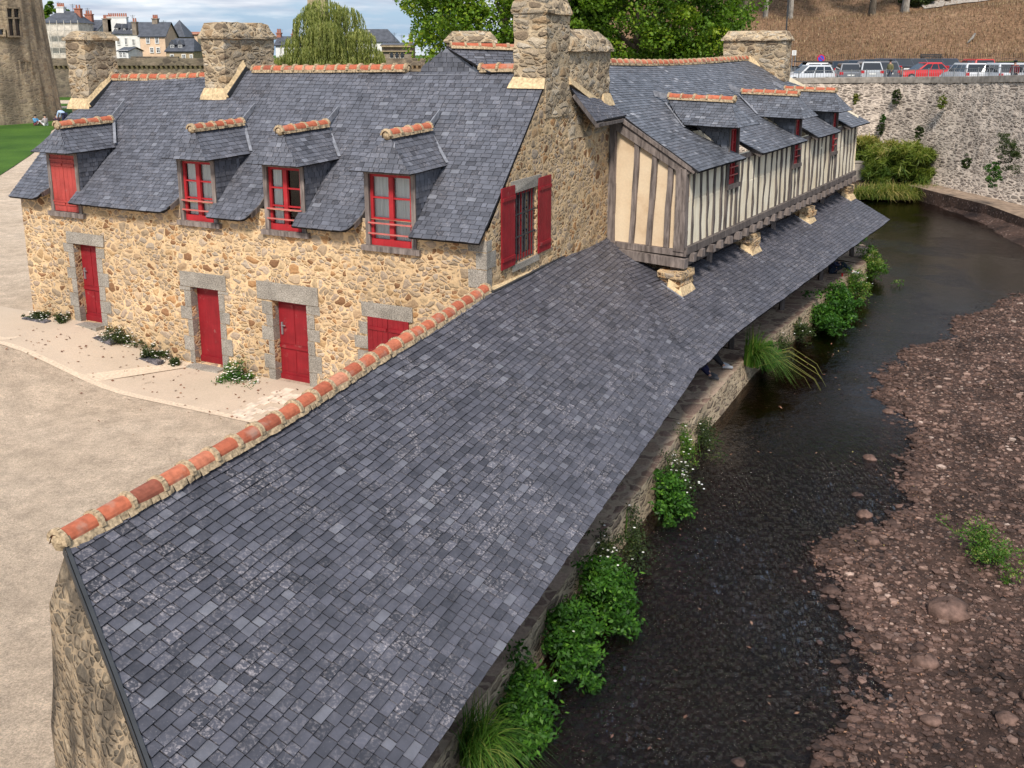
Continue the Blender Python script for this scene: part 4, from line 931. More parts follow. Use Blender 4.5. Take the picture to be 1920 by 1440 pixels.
for a,b in zip(cols,cols[1:]):
    for k in range(K): mw.face([a[0][k],b[0][k],b[0][k+1],a[0][k+1]])
    oa=.16*(a[2][2]+.6);ob=.16*(b[2][2]+.6); A0=lambda o,z,q: (q[2][0]+q[1][0]*o,q[2][1]+q[1][1]*o,z)
    for (o0,z0,o1,z1) in ((-.06,-.38,-.06,0),(-.06,0,.5,.02),(.5,.02,.5,-1.2)):
        cw.face([A0(oa+o0,a[2][2]+z0,a),A0(ob+o0,b[2][2]+z0,b),A0(ob+o1,b[2][2]+z1,b),A0(oa+o1,a[2][2]+z1,a)])
    cw.face([A0(oa-.06,a[2][2]-.38,a),A0(oa+.1,a[2][2]-.38,a),A0(ob+.1,b[2][2]-.38,b),A0(ob-.06,b[2][2]-.38,b)])
mw.build('wall',M['retain'],rwall,True); cw.build('coping',M['concrete'],rwall)
# ledge path at the wall foot
lm=MB()
for (a,b) in zip(fine,fine[1:]):
    if a[1]>59.5: break
    i=fine.index(a); n=nrm(i,fine); n2=nrm(i+1,fine); w0=1.95+max(0,51-a[1])*.08; w1=1.95+max(0,51-b[1])*.08; z=-.75
    lm.face([(a[0]+.6,a[1],z),(b[0]+.6,b[1],z),(b[0]-n2[0]*w1,b[1]-n2[1]*w1,z),(a[0]-n[0]*w0,a[1]-n[1]*w0,z)])
    lm.face([(a[0]-n[0]*w0,a[1]-n[1]*w0,z),(b[0]-n2[0]*w1,b[1]-n2[1]*w1,z),(b[0]-n2[0]*(w1+.12),b[1]-n2[1]*w1,-1.9),(a[0]-n[0]*(w0+.12),a[1]-n[1]*w0,-1.9)],1)
tag(lm.build('wall_foot_path',[M['ledge'],M['bed']]),kind='structure')
def pz(x,y): return 5.36-.06*(27-min(30,max(8,x)))+min(1.2,max(0,y-79.5)*.5)
def wx(y):   # x of wall top line at depth y
    return float(np.interp(y,[22,38,47,51.3,55,58.5,61.5],[28.3,29.4,29.95,29.9,29.3,28.8,28.2]))
grid('car_park',lin(2,90,60),lin(20,84,50),pz,M['asphalt'],lambda x,y: x>wx(y)+.5 if y<61 else y>70.5 and x>2 or (x>28.3))
def hz(x,y):
    t=min(1,max(0,(y-82)/14)); cr=11.0+.055*(x-28)+.4*math.sin(x*.13); base=pz(x,82)
    z=base+(cr-base)*(t*.85+.15*t*t); 
    if y>96: z=cr+.02*(y-96)+max(0,y-101)*.36
    f=min(1,max(0,(x+2)/16)); f=f*f*(3-2*f)
    return (.3+(min(z,34)-.3)*f)+.12*n2d(x*.35,y*.4)
grid('hillside',lin(-10,150,110),lin(82,216,110),hz,M['hill'])
# railing on the wall
rl=thing('metal_railing',(26.6,51.5,6.3),'thin metal railing along the top of the retaining wall in front of the cars','railing')
m=MB(); fp=[]
for i,p in enumerate(fine):
    n=nrm(i,fine); o=.16*(p[2]+.6)+.2; fp.append((p[0]+n[0]*o,p[1]+n[1]*o,p[2]+.0))
fp=[p for p in fp if p[1]>46 and p[0]>10]
bars=MB(); po=MB()
for a,b in zip(fp,fp[1:]):
    m.beam((a[0],a[1],a[2]+.50),(b[0],b[1],b[2]+.50),.04,.04); L=math.dist(a,b); n=max(1,int(L/.16))
    for i in range(n): t=i/n; p=[a[k]+(b[k]-a[k])*t for k in range(3)]; bars.beam(p,(p[0],p[1],p[2]+.5),.016,.016,(0,1,0))
    
for i in range(0,len(fp),3): p=fp[i]; q=MB(); q.beam(p,(p[0],p[1],p[2]+.56),.06,.06,(0,1,0)); q.build('post',M['railm'],rl)
m.build('handrail',M['railm'],rl); bars.build('railing_bars',M['railm'],rl)
# fence at the hill foot
hf=thing('iron_fence',(30,81.5,6.6),'dark iron bar fence at the foot of the brown hillside behind the cars','fence')
m=MB(); b=MB(); y=81.3
for i in range(280):
    x=18+i*.19; z=pz(x,y); b.beam((x,y,z),(x,y,z+1.05),.018,.018,(0,1,0))
m.beam((18,y,pz(18,y)+.95),(71,y,pz(71,y)+.95),.03,.03); m.beam((18,y,pz(18,y)+.15),(71,y,pz(71,y)+.15),.03,.03)
m.build('fence_rail',M['iron'],hf); b.build('fence_bars',M['iron'],hf)

# ---------------------------------------------------------------- people
def person(loc,rz,label,pose='stand',top=(.1,.1,.12),legs=(.05,.06,.09),hat=None,hair=(.05,.04,.03),shoes=(.05,.05,.05),scale=1.,name='person',group=None):
    o=thing(name,loc,label,'person',group,rz); o.scale=(scale,)*3
    if pose in('stand','walk'):
        st=.16 if pose=='walk' else .03
        J=dict(pel=(0,0,.95),ch=(0.01,0,1.32),nk=(0.01,0,1.5),hd=(.03,0,1.66),ls=(0,.19,1.42),le=(-.03,.25,1.14),lh=(.10,.25,.93),rs=(0,-.19,1.42),re=(.02,-.25,1.14),rh=(.18,-.22,.96),
               lp=(0,.10,.9),lk=(.06+st*.3,.11,.49),lf=(-.02+st,.12,.07),lt=(.16+st,.13,.03),rp=(0,-.10,.9),rk=(.03,-.11,.49),rf=(-.05-st,-.12,.08),rt=(.12-st,-.13,.03))
    elif pose=='bend':
        J=dict(pel=(-.1,0,.88),ch=(.22,0,1.1),nk=(.36,0,1.12),hd=(.48,0,1.05),ls=(.28,.18,1.06),le=(.38,.2,.8),lh=(.45,.16,.56),rs=(.28,-.18,1.06),re=(.38,-.2,.8),rh=(.45,-.14,.56),
               lp=(-.1,.1,.85),lk=(.02,.12,.46),lf=(-.06,.13,.07),lt=(.12,.14,.03),rp=(-.1,-.1,.85),rk=(.02,-.12,.46),rf=(-.06,-.13,.07),rt=(.12,-.14,.03))
    else:  # sit / crouch
        J=dict(pel=(0,0,.13),ch=(-.06,0,.46),nk=(-.03,0,.66),hd=(.02,0,.80),ls=(-.04,.18,.57),le=(.10,.22,.36),lh=(.3,.16,.42),rs=(-.04,-.18,.57),re=(.10,-.22,.36),rh=(.3,-.12,.40),
               lp=(.02,.1,.12),lk=(.42,.12,.42),lf=(.66,.14,.10),lt=(.86,.16,.05),rp=(.02,-.1,.12),rk=(.45,-.08,.36),rf=(.78,-.06,.09),rt=(.98,-.04,.07))
    def skin(nm,chains,mat,sub=1):
        vs=[];es=[];rd=[];ix={}
        for ch in chains:
            prev=None
            for key,r in ch:
                if key not in ix: ix[key]=len(vs); vs.append(J[key] if key in J else key); rd.append(r)
                if prev is not None: es.append((prev,ix[key]))
                prev=ix[key]
        me=bpy.data.meshes.new(nm); me.from_pydata(vs,es,[]); me.materials.append(mat)
        ob=bpy.data.objects.new(nm,me); COL.objects.link(ob); ob.parent=o
        md=ob.modifiers.new('skin','SKIN'); md.use_smooth_shade=True
        sv=me.skin_vertices[0].data
        for i,r in enumerate(rd): sv[i].radius=(r,r)
        sv[0].use_root=True
        ob.modifiers.new('sub','SUBSURF').levels=sub; ob.modifiers['sub'].render_levels=sub
        return ob
    skin('body',[[('pel',.12),('ch',.13),('nk',.055),('hd',.10)],[('ch',.13),('ls',.055),('le',.042),('lh',.033)],[('ch',.13),('rs',.055),('re',.042),('rh',.033)],[('pel',.12),('lp',.085),('lk',.055),('lf',.04),('lt',.03)],[('pel',.12),('rp',.085),('rk',.055),('rf',.04),('rt',.03)]],M['skin'])
    mid=lambda a,b,t: tuple(J[a][i]*(1-t)+J[b][i]*t for i in range(3))
    skin('jacket',[[('pel',.165),('ch',.17),(mid('ch','nk',.75),.08)],[('ch',.17),('ls',.075),('le',.06),(mid('le','lh',.8),.05)],[('ch',.17),('rs',.075),('re',.06),(mid('re','rh',.8),.05)]],col('cloth_%02d%02d%02d'%tuple(int(c*99) for c in top),top,.9))
    skin('trousers',[[('pel',.15),('lp',.105),('lk',.078),(mid('lk','lf',.9),.062)],[('pel',.15),('rp',.105),('rk',.078),(mid('rk','rf',.9),.062)]],col('cloth_%02d%02d%02d'%tuple(int(c*99) for c in legs),legs,.9))
    m=MB(); hd=J['hd']; c=hat or hair; sc_=(1,1,.72)
    m.blob((hd[0]-.015,hd[1],hd[2]+.055),.112,(1,.95,.8),.02,seg=10,rg=6)
    if hat: m.lathe((hd[0]+.03,hd[1],hd[2]+.05),[(.17,0),(.16,.02),(.11,.03)],12)
    me=m; ob=me_obj(m,'hat' if hat else 'hair',col('head_%02d%02d%02d'%tuple(int(v*99) for v in c),c,.9),o)
    for f,t in (('lf','lt'),('rf','rt')):
        m=MB(); a=Vector(J[f]);b=Vector(J[t]); m.tube([a+Vector((-.05,0,-.02)),a+(b-a)*.35,b+Vector((.02,0,0))],[.045,.056,.035],8); me_obj(m,'shoe',col('shoe_%02d%02d%02d'%tuple(int(v*99) for v in shoes),shoes,.7),o)
    return o
def me_obj(m,name,mat,parent,smooth=True):
    me=bpy.data.meshes.new(name); me.from_pydata(m.v,[],m.f)
    for q in (mat if isinstance(mat,list) else [mat]): me.materials.append(q)
    me.polygons.foreach_set('material_index',m.m); me.polygons.foreach_set('use_smooth',[smooth]*len(m.f)); at=me.attributes.new('tint','FLOAT','FACE'); at.data.foreach_set('value',m.t)
    ob=bpy.data.objects.new(name,me); COL.objects.link(ob); ob.parent=parent; return ob
person((27.35,67.9,5.30),R(200),'person in an olive jacket and dark hat walking behind the wall railing','walk',(.16,.15,.07),(.04,.05,.08),hat=(.02,.02,.025))
person((28.4,68.4,5.3),R(190),'child seen only by the head between the olive jacket walker and the cars','stand',(.35,.12,.09),(.05,.06,.09),hair=(.30,.16,.10),scale=.68)
person((31.25,58.4,5.36),R(215),'person in a dark red jacket and cap standing at the right end railing','stand',(.12,.012,.02),(.03,.03,.04),hat=(.02,.02,.03))
tg='visitors gathered on the lawn at the tower foot'
tx,ty=-42.2,86.0
person((tx-1.6,ty,.93),R(-20),'leftmost person crouching in a light blue top by the tower','sit',(.10,.30,.50),(.15,.04,.05),group=tg,scale=1.1)
person((tx-.6,ty-.3,.93),R(160),'person crouching in a pale grey top in the middle of the tower group','sit',(.42,.38,.38),(.6,.6,.6),group=tg,scale=1.15)
person((tx+.15,ty+.4,.93),R(120),'person in a dark top crouching beside the standing one by the tower','sit',(.05,.03,.05),(.03,.03,.06),group=tg,scale=1.15)
person((tx+1.0,ty,.93),R(170),'person bending over in a pale blue shirt and navy trousers by the tower','bend',(.40,.52,.72),(.02,.025,.06),group=tg,scale=1.2)
person((12.72,35.6,QZ),R(-12),'person seated at the far quay end with dark jeans and white trainers showing','sit',(.02,.03,.06),(.012,.02,.04),shoes=(.75,.74,.76))
person((5.2,24.6,QZ),R(-20),'person seated under the eaves with pale shoes beside a black bag strap','sit',(.03,.03,.03),(.02,.02,.025),shoes=(.45,.47,.50))
person((4.75,23.95,QZ),R(-35),'person seated under the eaves with black and white shoes and navy cuffs','sit',(.03,.03,.06),(.015,.015,.05),shoes=(.08,.08,.09))
cup=MB(); c0=(12.93,35.05,QZ); cup.lathe(c0,[(.03,0),(.042,.12),(.044,.125),(.036,.12)],12); tag(cup.build('paper_cup',col('cup_red',(.45,.02,.02),.5),None,True,loc=c0),'small red cup standing on the quay next to the white trainers','cup')

# ---------------------------------------------------------------- cars
def make_car(kind):
    L,Wd,Ht={'hatch':(4.1,1.74,1.5),'suv':(4.3,1.8,1.55),'van':(4.9,1.9,1.82),'sedan':(4.4,1.76,1.42)}[kind]
    hw=Wd/2; hb={'van':1.05,'suv':.98}.get(kind,.9)
    prof={'hatch':[(-.5,.35,.80,.90),(-.47,.22,.92,.97),(-.3,.2,.92,1),(0,.2,.90,1),(.22,.2,.88,1),(.42,.22,.72,.96),(.5,.32,.58,.82)],
          'van':[(-.5,.35,1.02,.95),(-.48,.25,1.05,.99),(-.3,.22,1.05,1),(.1,.22,1.05,1),(.3,.22,1.0,1),(.45,.25,.82,.97),(.5,.35,.7,.85)]}
    pr=prof['van' if kind=='van' else 'hatch']
    b=MB(); rings=[]
    for x,zb,zt,ww in pr:
        w=hw*ww; x*=L; zt=zt*hb/ .92 if kind!='van' else zt
        rings.append([(x,-w*.85,zb),(x,-w,zb+.12),(x,-w,zt*.72),(x,-w*.93,zt),(x,0,zt+.03),(x,w*.93,zt),(x,w,zt*.72),(x,w,zb+.12),(x,w*.85,zb)])
    for r0,r1 in zip(rings,rings[1:]):
        for i in range(8): b.face([r0[i],r1[i],r1[i+1],r0[i+1]])
        b.face([r0[8],r1[8],r1[0],r0[0]])
    b.face(rings[0]); b.face(rings[-1][::-1])
    # greenhouse
    xb0,xb1={'van':(-.485,.30),'suv':(-.485,.20),'hatch':(-.48,.20),'sedan':(-.36,.2)}[kind]; xt0,xt1={'van':(-.46,.16),'suv':(-.44,.04),'hatch':(-.40,.03),'sedan':(-.24,.02)}[kind]
    zb=.9*hb/.92; 
    if kind=='van': zb=1.03
    wb,wt2=hw*.92,hw*.76
    B=[(xb0*L,-wb,zb),(xb1*L,-wb,zb-.03),(xb1*L,wb,zb-.03),(xb0*L,wb,zb)]; T=[(xt0*L,-wt2,Ht-.05),(xt1*L,-wt2,Ht-.05),(xt1*L,wt2,Ht-.05),(xt0*L,wt2,Ht-.05)]
    b.hexa(B+T); Tu=[((p[0]*.97-.02),p[1]*.9,Ht) for p in T]
    for i in range(4): b.face([T[i],T[(i+1)%4],Tu[(i+1)%4],Tu[i]])
    b.face(Tu)
    parts=[('body',b,'BODY')]
    def pane(a,bq,c,d,out,ins=.08):
        a,bq,c,d=map(Vector,(a,bq,c,d)); cen=(a+bq+c+d)/4; g=MB(); P=[cen+(p-cen)*(1-ins)+Vector(out)*.012 for p in (a,bq,c,d)]; g.face(P); return g
    parts.append(('rear_window',pane(B[3],B[0],T[0],T[3],(-1,0,.2),.12),'glass'))
    parts.append(('windscreen',pane(B[1],B[2],T[2],T[1],(1,0,.3),.09),'glass'))
    for sg,i0,i1 in ((-1,0,1),(1,3,2)):
        g=MB()
        def lp(t,u): 
            a=Vector(B[i0]).lerp(Vector(B[i1]),t); c=Vector(T[i0]).lerp(Vector(T[i1]),t); return a.lerp(c,u)+Vector((0,sg*.012,0))
        for t0,t1 in ((.06,.30),(.33,.60),(.63,.93)): g.face([lp(t0,.08),lp(t1,.08),lp(t1,.88),lp(t0,.88)])
        parts.append(('side_window',g,'glass'))
    for sg in (-1,1):
        g=MB(); g.box((-.492*L,sg*hw*.80,zb-.12),(.07,.26,.20)); parts.append(('tail_light',g,'tail'))
        g=MB(); g.box((.475*L,sg*hw*.72,.62),(.10,.30,.13)); parts.append(('headlight',g,'lamp'))
        for fx in (-.31,.31):
            w=MB(); 
            w.tube([(fx*L,sg*(hw-.20),.31),(fx*L,sg*(hw+.01),.31)],.31,18); parts.append(('wheel',w,'tyre')); 
    g=MB(); g.box((-.503*L,0,.62),(.02,.5,.11)); parts.append(('number_plate',g,'plate'))
    res=[]
    for n,m,mt in parts:
        res.append((n,m,mt))
    return res
KC={}; col('plate',(.75,.75,.72),.5)
def car(kind,loc,rz,colr,label,roof=None,group='cars parked behind the retaining wall'):
    key=kind; cname='paint_%02d%02d%02d'%tuple(int(c*99) for c in colr)
    if cname not in M:
        k=NT(cname); k.b.inputs['Coat Weight'].default_value=.6; k.b.inputs['Coat Roughness'].default_value=.08; M[cname]=k.fin(colr,.35,.5)
    o=thing('parked_car' if kind!='van' else 'parked_van',loc,label,'car' if kind!='van' else 'van',group,rz)
    if key not in KC:
        KC[key]=[]
        for n,m,mt in make_car(kind):
            ob=me_obj(m,n,M['white'] if mt=='BODY' else M[mt],o,False); KC[key].append(ob)
            if n=='body': bv=ob.modifiers.new('bev','BEVEL'); bv.width=.04; bv.segments=2; bv.limit_method='ANGLE'
            if n=='wheel':
                r=MB(); ys=[v[1] for v in m.v]; y=max(ys,key=abs); xc=sum(v[0] for v in m.v)/len(m.v); r.tube([(xc,y*.97,.31),(xc,y*1.02,.31)],.19,12); me_obj(r,'rim',M['rim'],ob,False)
        src=KC[key]
    else:
        src=[]
        for s in KC[key]:
            c=s.copy(); COL.objects.link(c); c.parent=o; src.append(c)
            for ch in s.children: d=ch.copy(); COL.objects.link(d); d.parent=c
    bd=src[0]; bd.material_slots[0].link='OBJECT'; bd.material_slots[0].material=M[cname]
    return o
def cp(px,Y): return (px-957)/1775*Y
def carpx(kind,px,Y,rz,colr,label,dz=0):
    x=cp(px,Y); return car(kind,(x,Y,pz(x,Y)+dz),R(rz),colr,label)
sil=(.55,.57,.60);wh=(.78,.78,.78);dk=(.03,.033,.04);gr=(.16,.17,.19);rd=(.55,.02,.02)
carpx('van',1528,78.5,182,wh,'white van with dark roof rack behind the silver hatchback',-.3)
carpx('hatch',1515,73.0,185,sil,'silver hatchback seen side on at the left end of the car park row')
carpx('hatch',1590,73.2,80,gr,'dark grey hatchback right of the silver hatchback',-.05)
carpx('hatch',1627,72.5,82,(.42,.44,.46),'pale grey hatchback with red tail lamps between two dark grey ones')
carpx('hatch',1657,72.5,84,(.10,.105,.12),'charcoal hatchback just left of the walker in olive',-.05)
carpx('sedan',1735,71.3,185,rd,'bright red saloon parked side on behind the railing',-.12)
carpx('suv',1812,64.2,88,(.60,.61,.63),'white family car seen from the rear, right of the red saloon',-.2)
carpx('hatch',1872,62.2,90,sil,'silver hatchback seen from the rear, second from the right end',-.12)
carpx('hatch',1926,60.6,92,wh,'white hatchback at the right edge behind the person in dark red',-.1)
carpx('suv',1826,72,90,(.5,.03,.02),'red car showing its roof above the white family car',-.0)
for i,(px,lb) in enumerate(((1572,'black saloon farthest left in the back row of the car park'),(1600,'second black saloon from the left in the back row'),(1629,'third black saloon from the left in the back row'),(1657,'black saloon behind the walker in olive'),(1686,'black saloon behind the child in the back row'),(1714,'black saloon behind the nose of the red saloon'),(1743,'black saloon behind the roof of the red saloon'),(1772,'black saloon at the right end of the back row'))):
    carpx('sedan',px,77.6,86,[dk,(.06,.065,.08),dk,(.04,.05,.08)][i%4],lb,.12)
m=MB(); m.box((0,0,1.86),(3.0,1.5,.06))
vanr=[o for o in COL.objects if o.name.startswith('parked_van')][0]; me_obj(m,'roof_rack',M['iron'],vanr,False)
# signs, bench, lamp post
x=cp(1540,80.5); sg=thing('no_parking_sign',(x,80.5,5.9),'round blue and red no parking sign on a post above the white van','sign')
m=MB(); m.beam((x,80.5,5.9),(x,80.5,7.35),.06,.06,(0,1,0)); m.build('sign_post',M['railm'],sg)
m=MB(); m.tube([(x,80.46,7.05),(x,80.43,7.05)],.34,24); m.build('sign_rim',col('sign_red',(.55,.02,.04)),sg); m=MB(); m.tube([(x,80.425,7.05),(x,80.41,7.05)],.25,24); m.build('sign_disc',col('sign_blue',(.05,.07,.45)),sg)
m=MB(); m.beam((x-.17,80.40,7.22),(x+.17,80.40,6.88),.05,.02,(0,1,0)); m.build('sign_bar',col('sign_red',(.55,.02,.04)),sg)
x=cp(1489,80.5); sg=thing('notice_board',(x,80.5,5.6),'small white square notice on two posts near the far chimney','sign')
m=MB(); m.beam((x-.14,80.5,5.6),(x-.14,80.5,7.7),.05,.05,(0,1,0)); m.beam((x+.14,80.5,5.6),(x+.14,80.5,7.7),.05,.05,(0,1,0)); m.build('sign_post',M['railm'],sg)
m=MB(); m.box((x,80.45,7.52),(.36,.03,.42)); nb=m.build('sign_panel',M['white'],sg); m=MB()
for i in range(3): m.box((x,80.43,7.62-i*.1),(.22,.006,.03))
m.build('sign_text_lines',M['railm'],nb)
x=cp(1751,82.4); z=6.55; bn=thing('park_bench',(x,82.6,z),'dark slatted park bench on the grass above the parked cars','bench')
m=MB()
for i in range(3): m.beam((x-.95,82.4+i*.14,z+.45),(x+.95,82.4+i*.14,z+.45),.11,.04)
m.build('seat',M['iron'],bn); m=MB()
for i in range(2): m.beam((x-.95,82.85,z+.62+i*.17),(x+.95,82.85,z+.62+i*.17),.03,.12)
m.build('backrest',M['iron'],bn)
for sx in (-.85,.85):
    m=MB(); m.beam((x+sx,82.38,z-.3),(x+sx,82.38,z+.62),.05,.05,(0,1,0)); m.beam((x+sx,82.82,z-.3),(x+sx,82.86,z+.85),.05,.05,(0,1,0)); m.beam((x+sx,82.35,z+.62),(x+sx,82.85,z+.62),.05,.04); m.build('leg',M['iron'],bn)
x=cp(1472,82); lp_=thing('lamp_post',(x,82,5.9),'thin dark lamp post rising behind the far stone chimney','lamp post')
m=MB(); m.tube([(x,82,5.9),(x,82,9),(x,82,13.5)],[.09,.07,.05],8); m.build('pole',M['iron'],lp_); m=MB(); m.lathe((x,82,13.4),[(.1,0),(.28,.5),(.32,.55),(.1,.75),(.02,.85)],10); m.build('lantern',M['iron'],lp_)
fb=MB(); x=cp(1812,87); fb.tube([(x,87,hz(x,87)+.1),(x+.9,88,hz(x+.9,88)+.15),(x+1.7,89.2,hz(x+1.7,89.2)+.2)],[.05,.13,.10],8); tag(fb.build('fallen_log',M['barkp'],None,True,loc=(x,87,hz(x,87))),'short pale log lying on the brown hillside slope','log')
pth=MB(); 
for i in range(8):
    x0=44+i*2.0; y0=101.5+.25*math.sin(i*.6)+i*.1; pth.face([(x0,y0,hz(x0,y0)+.12),(x0+2,y0+.1,hz(x0+2,y0+.1)+.12),(x0+2,y0+2.2,hz(x0+2,y0+2.2)+.12),(x0,y0+2.1,hz(x0,y0+2.1)+.12)])
tag(pth.build('hill_path',M['concrete']),kind='structure')

# ================================================================ VEGETATION
def foliage(name,pts,nrm_up,size,mat,parent=None,asp=.55,tint=None,shape='leaf',loc=None,droop=None):
    """many small leaf faces at given points (numpy)"""
    n=len(pts); pts=np.asarray(pts,float); d=RN.normal(size=(n,3)); d[:,2]+=nrm_up; d/=np.linalg.norm(d,axis=1)[:,None]
    a=RN.normal(size=(n,3)); 
    if droop is not None: a=np.tile(np.array(droop,float),(n,1))+RN.normal(size=(n,3))*.25; 
    a-= d*(a*d).sum(1)[:,None] if droop is None else 0; a/=np.linalg.norm(a,axis=1)[:,None]
    b=np.cross(d,a); b/=np.maximum(1e-6,np.linalg.norm(b,axis=1)[:,None]); s=(size*RN.uniform(.6,1.3,n))[:,None]
    v=np.stack([pts-a*s*.5, pts+b*s*asp*.5, pts+a*s*.5, pts-b*s*asp*.5],1).reshape(-1,3)
    org=Vector((0,0,0)); P=parent
    while P is not None: org+=P.location; P=P.parent
    v=v-np.array(org if loc is None else Vector(loc))
    me=bpy.data.meshes.new(name); me.vertices.add(4*n); me.vertices.foreach_set('co',v.ravel()); me.loops.add(4*n); me.loops.foreach_set('vertex_index',np.arange(4*n)); me.polygons.add(n)
    me.polygons.foreach_set('loop_start',np.arange(n)*4); me.materials.append(mat)
    t=tint if tint is not None else np.clip(RN.normal(.5,.2,n),0,1)
    me.attributes.new('tint','FLOAT','FACE').data.foreach_set('value',np.asarray(t,dtype=np.float32)); me.update(calc_edges=True); me.validate()
    o=bpy.data.objects.new(name,me); COL.objects.link(o)
    if parent is not None: o.parent=parent
    if loc is not None: o.location=Vector(loc)-org
    return o
def crown_points(c,r,n,clumps=90,cr=.22,shell=.55,low=-1.):
    """clumps scattered in an ellipsoid, leaves scattered on each clump"""
    P=[];T=[]
    k=0
    while k<clumps:
        d=RN.normal(size=3); d/=np.linalg.norm(d); rad=RN.uniform(shell,1.)**.6
        if d[2]<low: continue
        q=np.array(c)+d*rad*np.array(r)*RN.uniform(.85,1.08); k+=1; m=int(n/clumps*RN.uniform(.6,1.4)); s=np.mean(r)*cr*RN.uniform(.6,1.3)
        x=RN.normal(size=(m,3)); x/=np.linalg.norm(x,axis=1)[:,None]; x*=RN.uniform(.4,1,(m,1))**.5; x[:,2]*=.65
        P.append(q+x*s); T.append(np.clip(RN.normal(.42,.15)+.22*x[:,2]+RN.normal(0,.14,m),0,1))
    return np.concatenate(P),np.concatenate(T)
def tree(name,base,h,c,r,n,leaf,label,cat='tree',trunk=.35,mat=None,bark=None,clumps=90,cr=.22,group=None,nl=7,tname='crown',low=-1.):
    o=thing(name,base,label,cat,group); bk=bark or M['bark']; m=MB(); b=Vector(base); top=Vector((c[0],c[1],c[2]))
    m.tube([b-Vector((0,0,.3)),b+Vector((0,0,.2)),b.lerp(top,.45)+Vector((.1,.1,0)),top],[trunk*1.35,trunk,trunk*.75,trunk*.3],10)
    for i in range(nl):
        g=i*2.4; st=b.lerp(top,.45+.06*i%.5); e=Vector(c)+Vector((math.cos(g)*r[0]*.75,math.sin(g)*r[1]*.75,(random.random()-.3)*r[2]*.8)); m.tube([st,st.lerp(e,.5)+Vector((0,0,.3)),e],[trunk*.4,trunk*.22,trunk*.06],6)
    m.build('trunk',bk,o,True)
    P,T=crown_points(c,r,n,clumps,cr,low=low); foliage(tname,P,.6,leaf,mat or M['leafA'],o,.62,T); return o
tree('broadleaf_tree',(-.5,60,.3),11,(-.3,60,11.2),(6.4,6,6.6),90000,.24,'big leafy tree with bright green crown rising behind the long house ridge',trunk=.45,clumps=330,cr=.19)
tree('broadleaf_tree',(8.2,64,.6),11,(8.2,61,11.0),(6.6,6,6.2),90000,.24,'big leafy tree behind the half timbered roof, nearer the brown hill',trunk=.45,clumps=330,cr=.19)
# willow
wl_=thing('weeping_willow',(-17.0,90,.6),'large weeping willow with hanging yellow green strands behind the chimneys','tree')
m=MB(); m.tube([(-17,90,.3),(-17,90,5),(-16.6,90,10)],[.7,.5,.2],10)
P=[];T=[]
tops=[(-17.6,90,11.6,1.9),(-18.6,89,10.6,1.6),(-15.6,90,11.0,1.6),(-19.8,89,8.4,1.6),(-14.2,89,8.9,1.5),(-17,87.5,9.6,1.6),(-21.0,89,6.6,1.4),(-13.2,89,7.2,1.4),(-16.2,88,7.9,1.8),(-18.6,87.5,7.4,1.8),(-14.8,87.5,6.4,1.6),(-21.8,89.5,5.4,1.2),(-12.6,88.5,5.6,1.2),(-17,92,9,2.4),(-19.5,91.5,6.5,2.2),(-14.5,91.5,6.5,2.2),(-16.9,86.8,6.2,1.6),(-19.8,87.3,5.6,1.5)]
for (x,y,z,r) in tops:
    m.tube([(-16.9,90,4+random.random()*4),((x-16.9)/2,(y+90)/2,z-.2),(x,y,z-.3)],[.16,.1,.04],5) if False else None
    for s in range(130):
        g=RN.uniform(0,6.28); rr=r*math.sqrt(RN.uniform(.0,1)); x0=x+rr*math.cos(g); y0=y+rr*math.sin(g); z0=z+.9*(1-(rr/r)**2)*RN.uniform(.6,1); ln=RN.uniform(1.2,3.6); k=int(ln*9)
        t0=np.clip(RN.normal(.45,.2),0,1); sw=RN.normal(0,.12,2)
        for i in range(k): f=i/k; P.append((x0+math.cos(g)*.35*f**.5+sw[0]*f+RN.normal(0,.03),y0+math.sin(g)*.35*f**.5+sw[1]*f,max(.5,z0-ln*f))); T.append(np.clip(t0+.15-.3*f+RN.normal(0,.1),0,1))
for i in range(9):
    t=tops[i]; m.tube([(-17,90,4+i*.5),((t[0]-17)/2,(t[1]+90)/2,t[2]-.6),(t[0],t[1],t[2]-.2)],[.2,.12,.04],6)
m.build('trunk',M['bark'],wl_,True); foliage('crown',P,.1,.34,M['leafW'],wl_,.26,np.array(T),droop=(0,0,-1))
tree('town_tree',(-51,166,.5),8,(-51,166,6.6),(3.0,3,4.4),9000,.45,'dark tree standing beside the stone house with dormers in the town',mat=M['leafD'],clumps=60,trunk=.3)
tree('town_tree',(-92,190,.5),14,(-90.5,190,13.5),(2.8,3,3.6),5000,.5,'green tree top showing above the roofs right of the tower',mat=M['leafA'],clumps=40,trunk=.3)
# trees on the hill: mostly trunks in view
for i,(px,Y,r,bk,lb) in enumerate(((1477,97,.32,'barkp','pale slender trunk on the hill crest right of the lamp post'),(1431,99,.30,'barkp','pale trunk between the leafy tree and the lamp post'),(1392,99,.34,'bark','dark trunk beside the edge of the leafy crown'),(1629,98,.42,'bark','dark straight trunk at the middle of the hill crest'),(1690,101,.46,'barkp','pale blotched trunk on the hill crest left of the light path'),(1768,103,.34,'bark','brown trunk rising from the light hill path'))):
    x=cp(px,Y); z=hz(x,Y); tree('hill_tree',(x,Y,z-.1),12,(x+.3,Y,z+10.5),(4,4,3.2),2600,.6,lb,trunk=r,mat=M['leafA'],bark=M[bk],clumps=30,group='trees on the brown hillside')
hd=thing('hill_shrub',(cp(1716,103),103,hz(cp(1716,103),103)),'dark green shrub by the pale trunk on the hill crest','shrub'); P,T=crown_points((cp(1716,103),103,hz(cp(1716,103),103)+1.1),(2.2,1.5,1.3),3500,30,.3); foliage('foliage',P,.5,.3,M['leafD'],hd,.6,T)

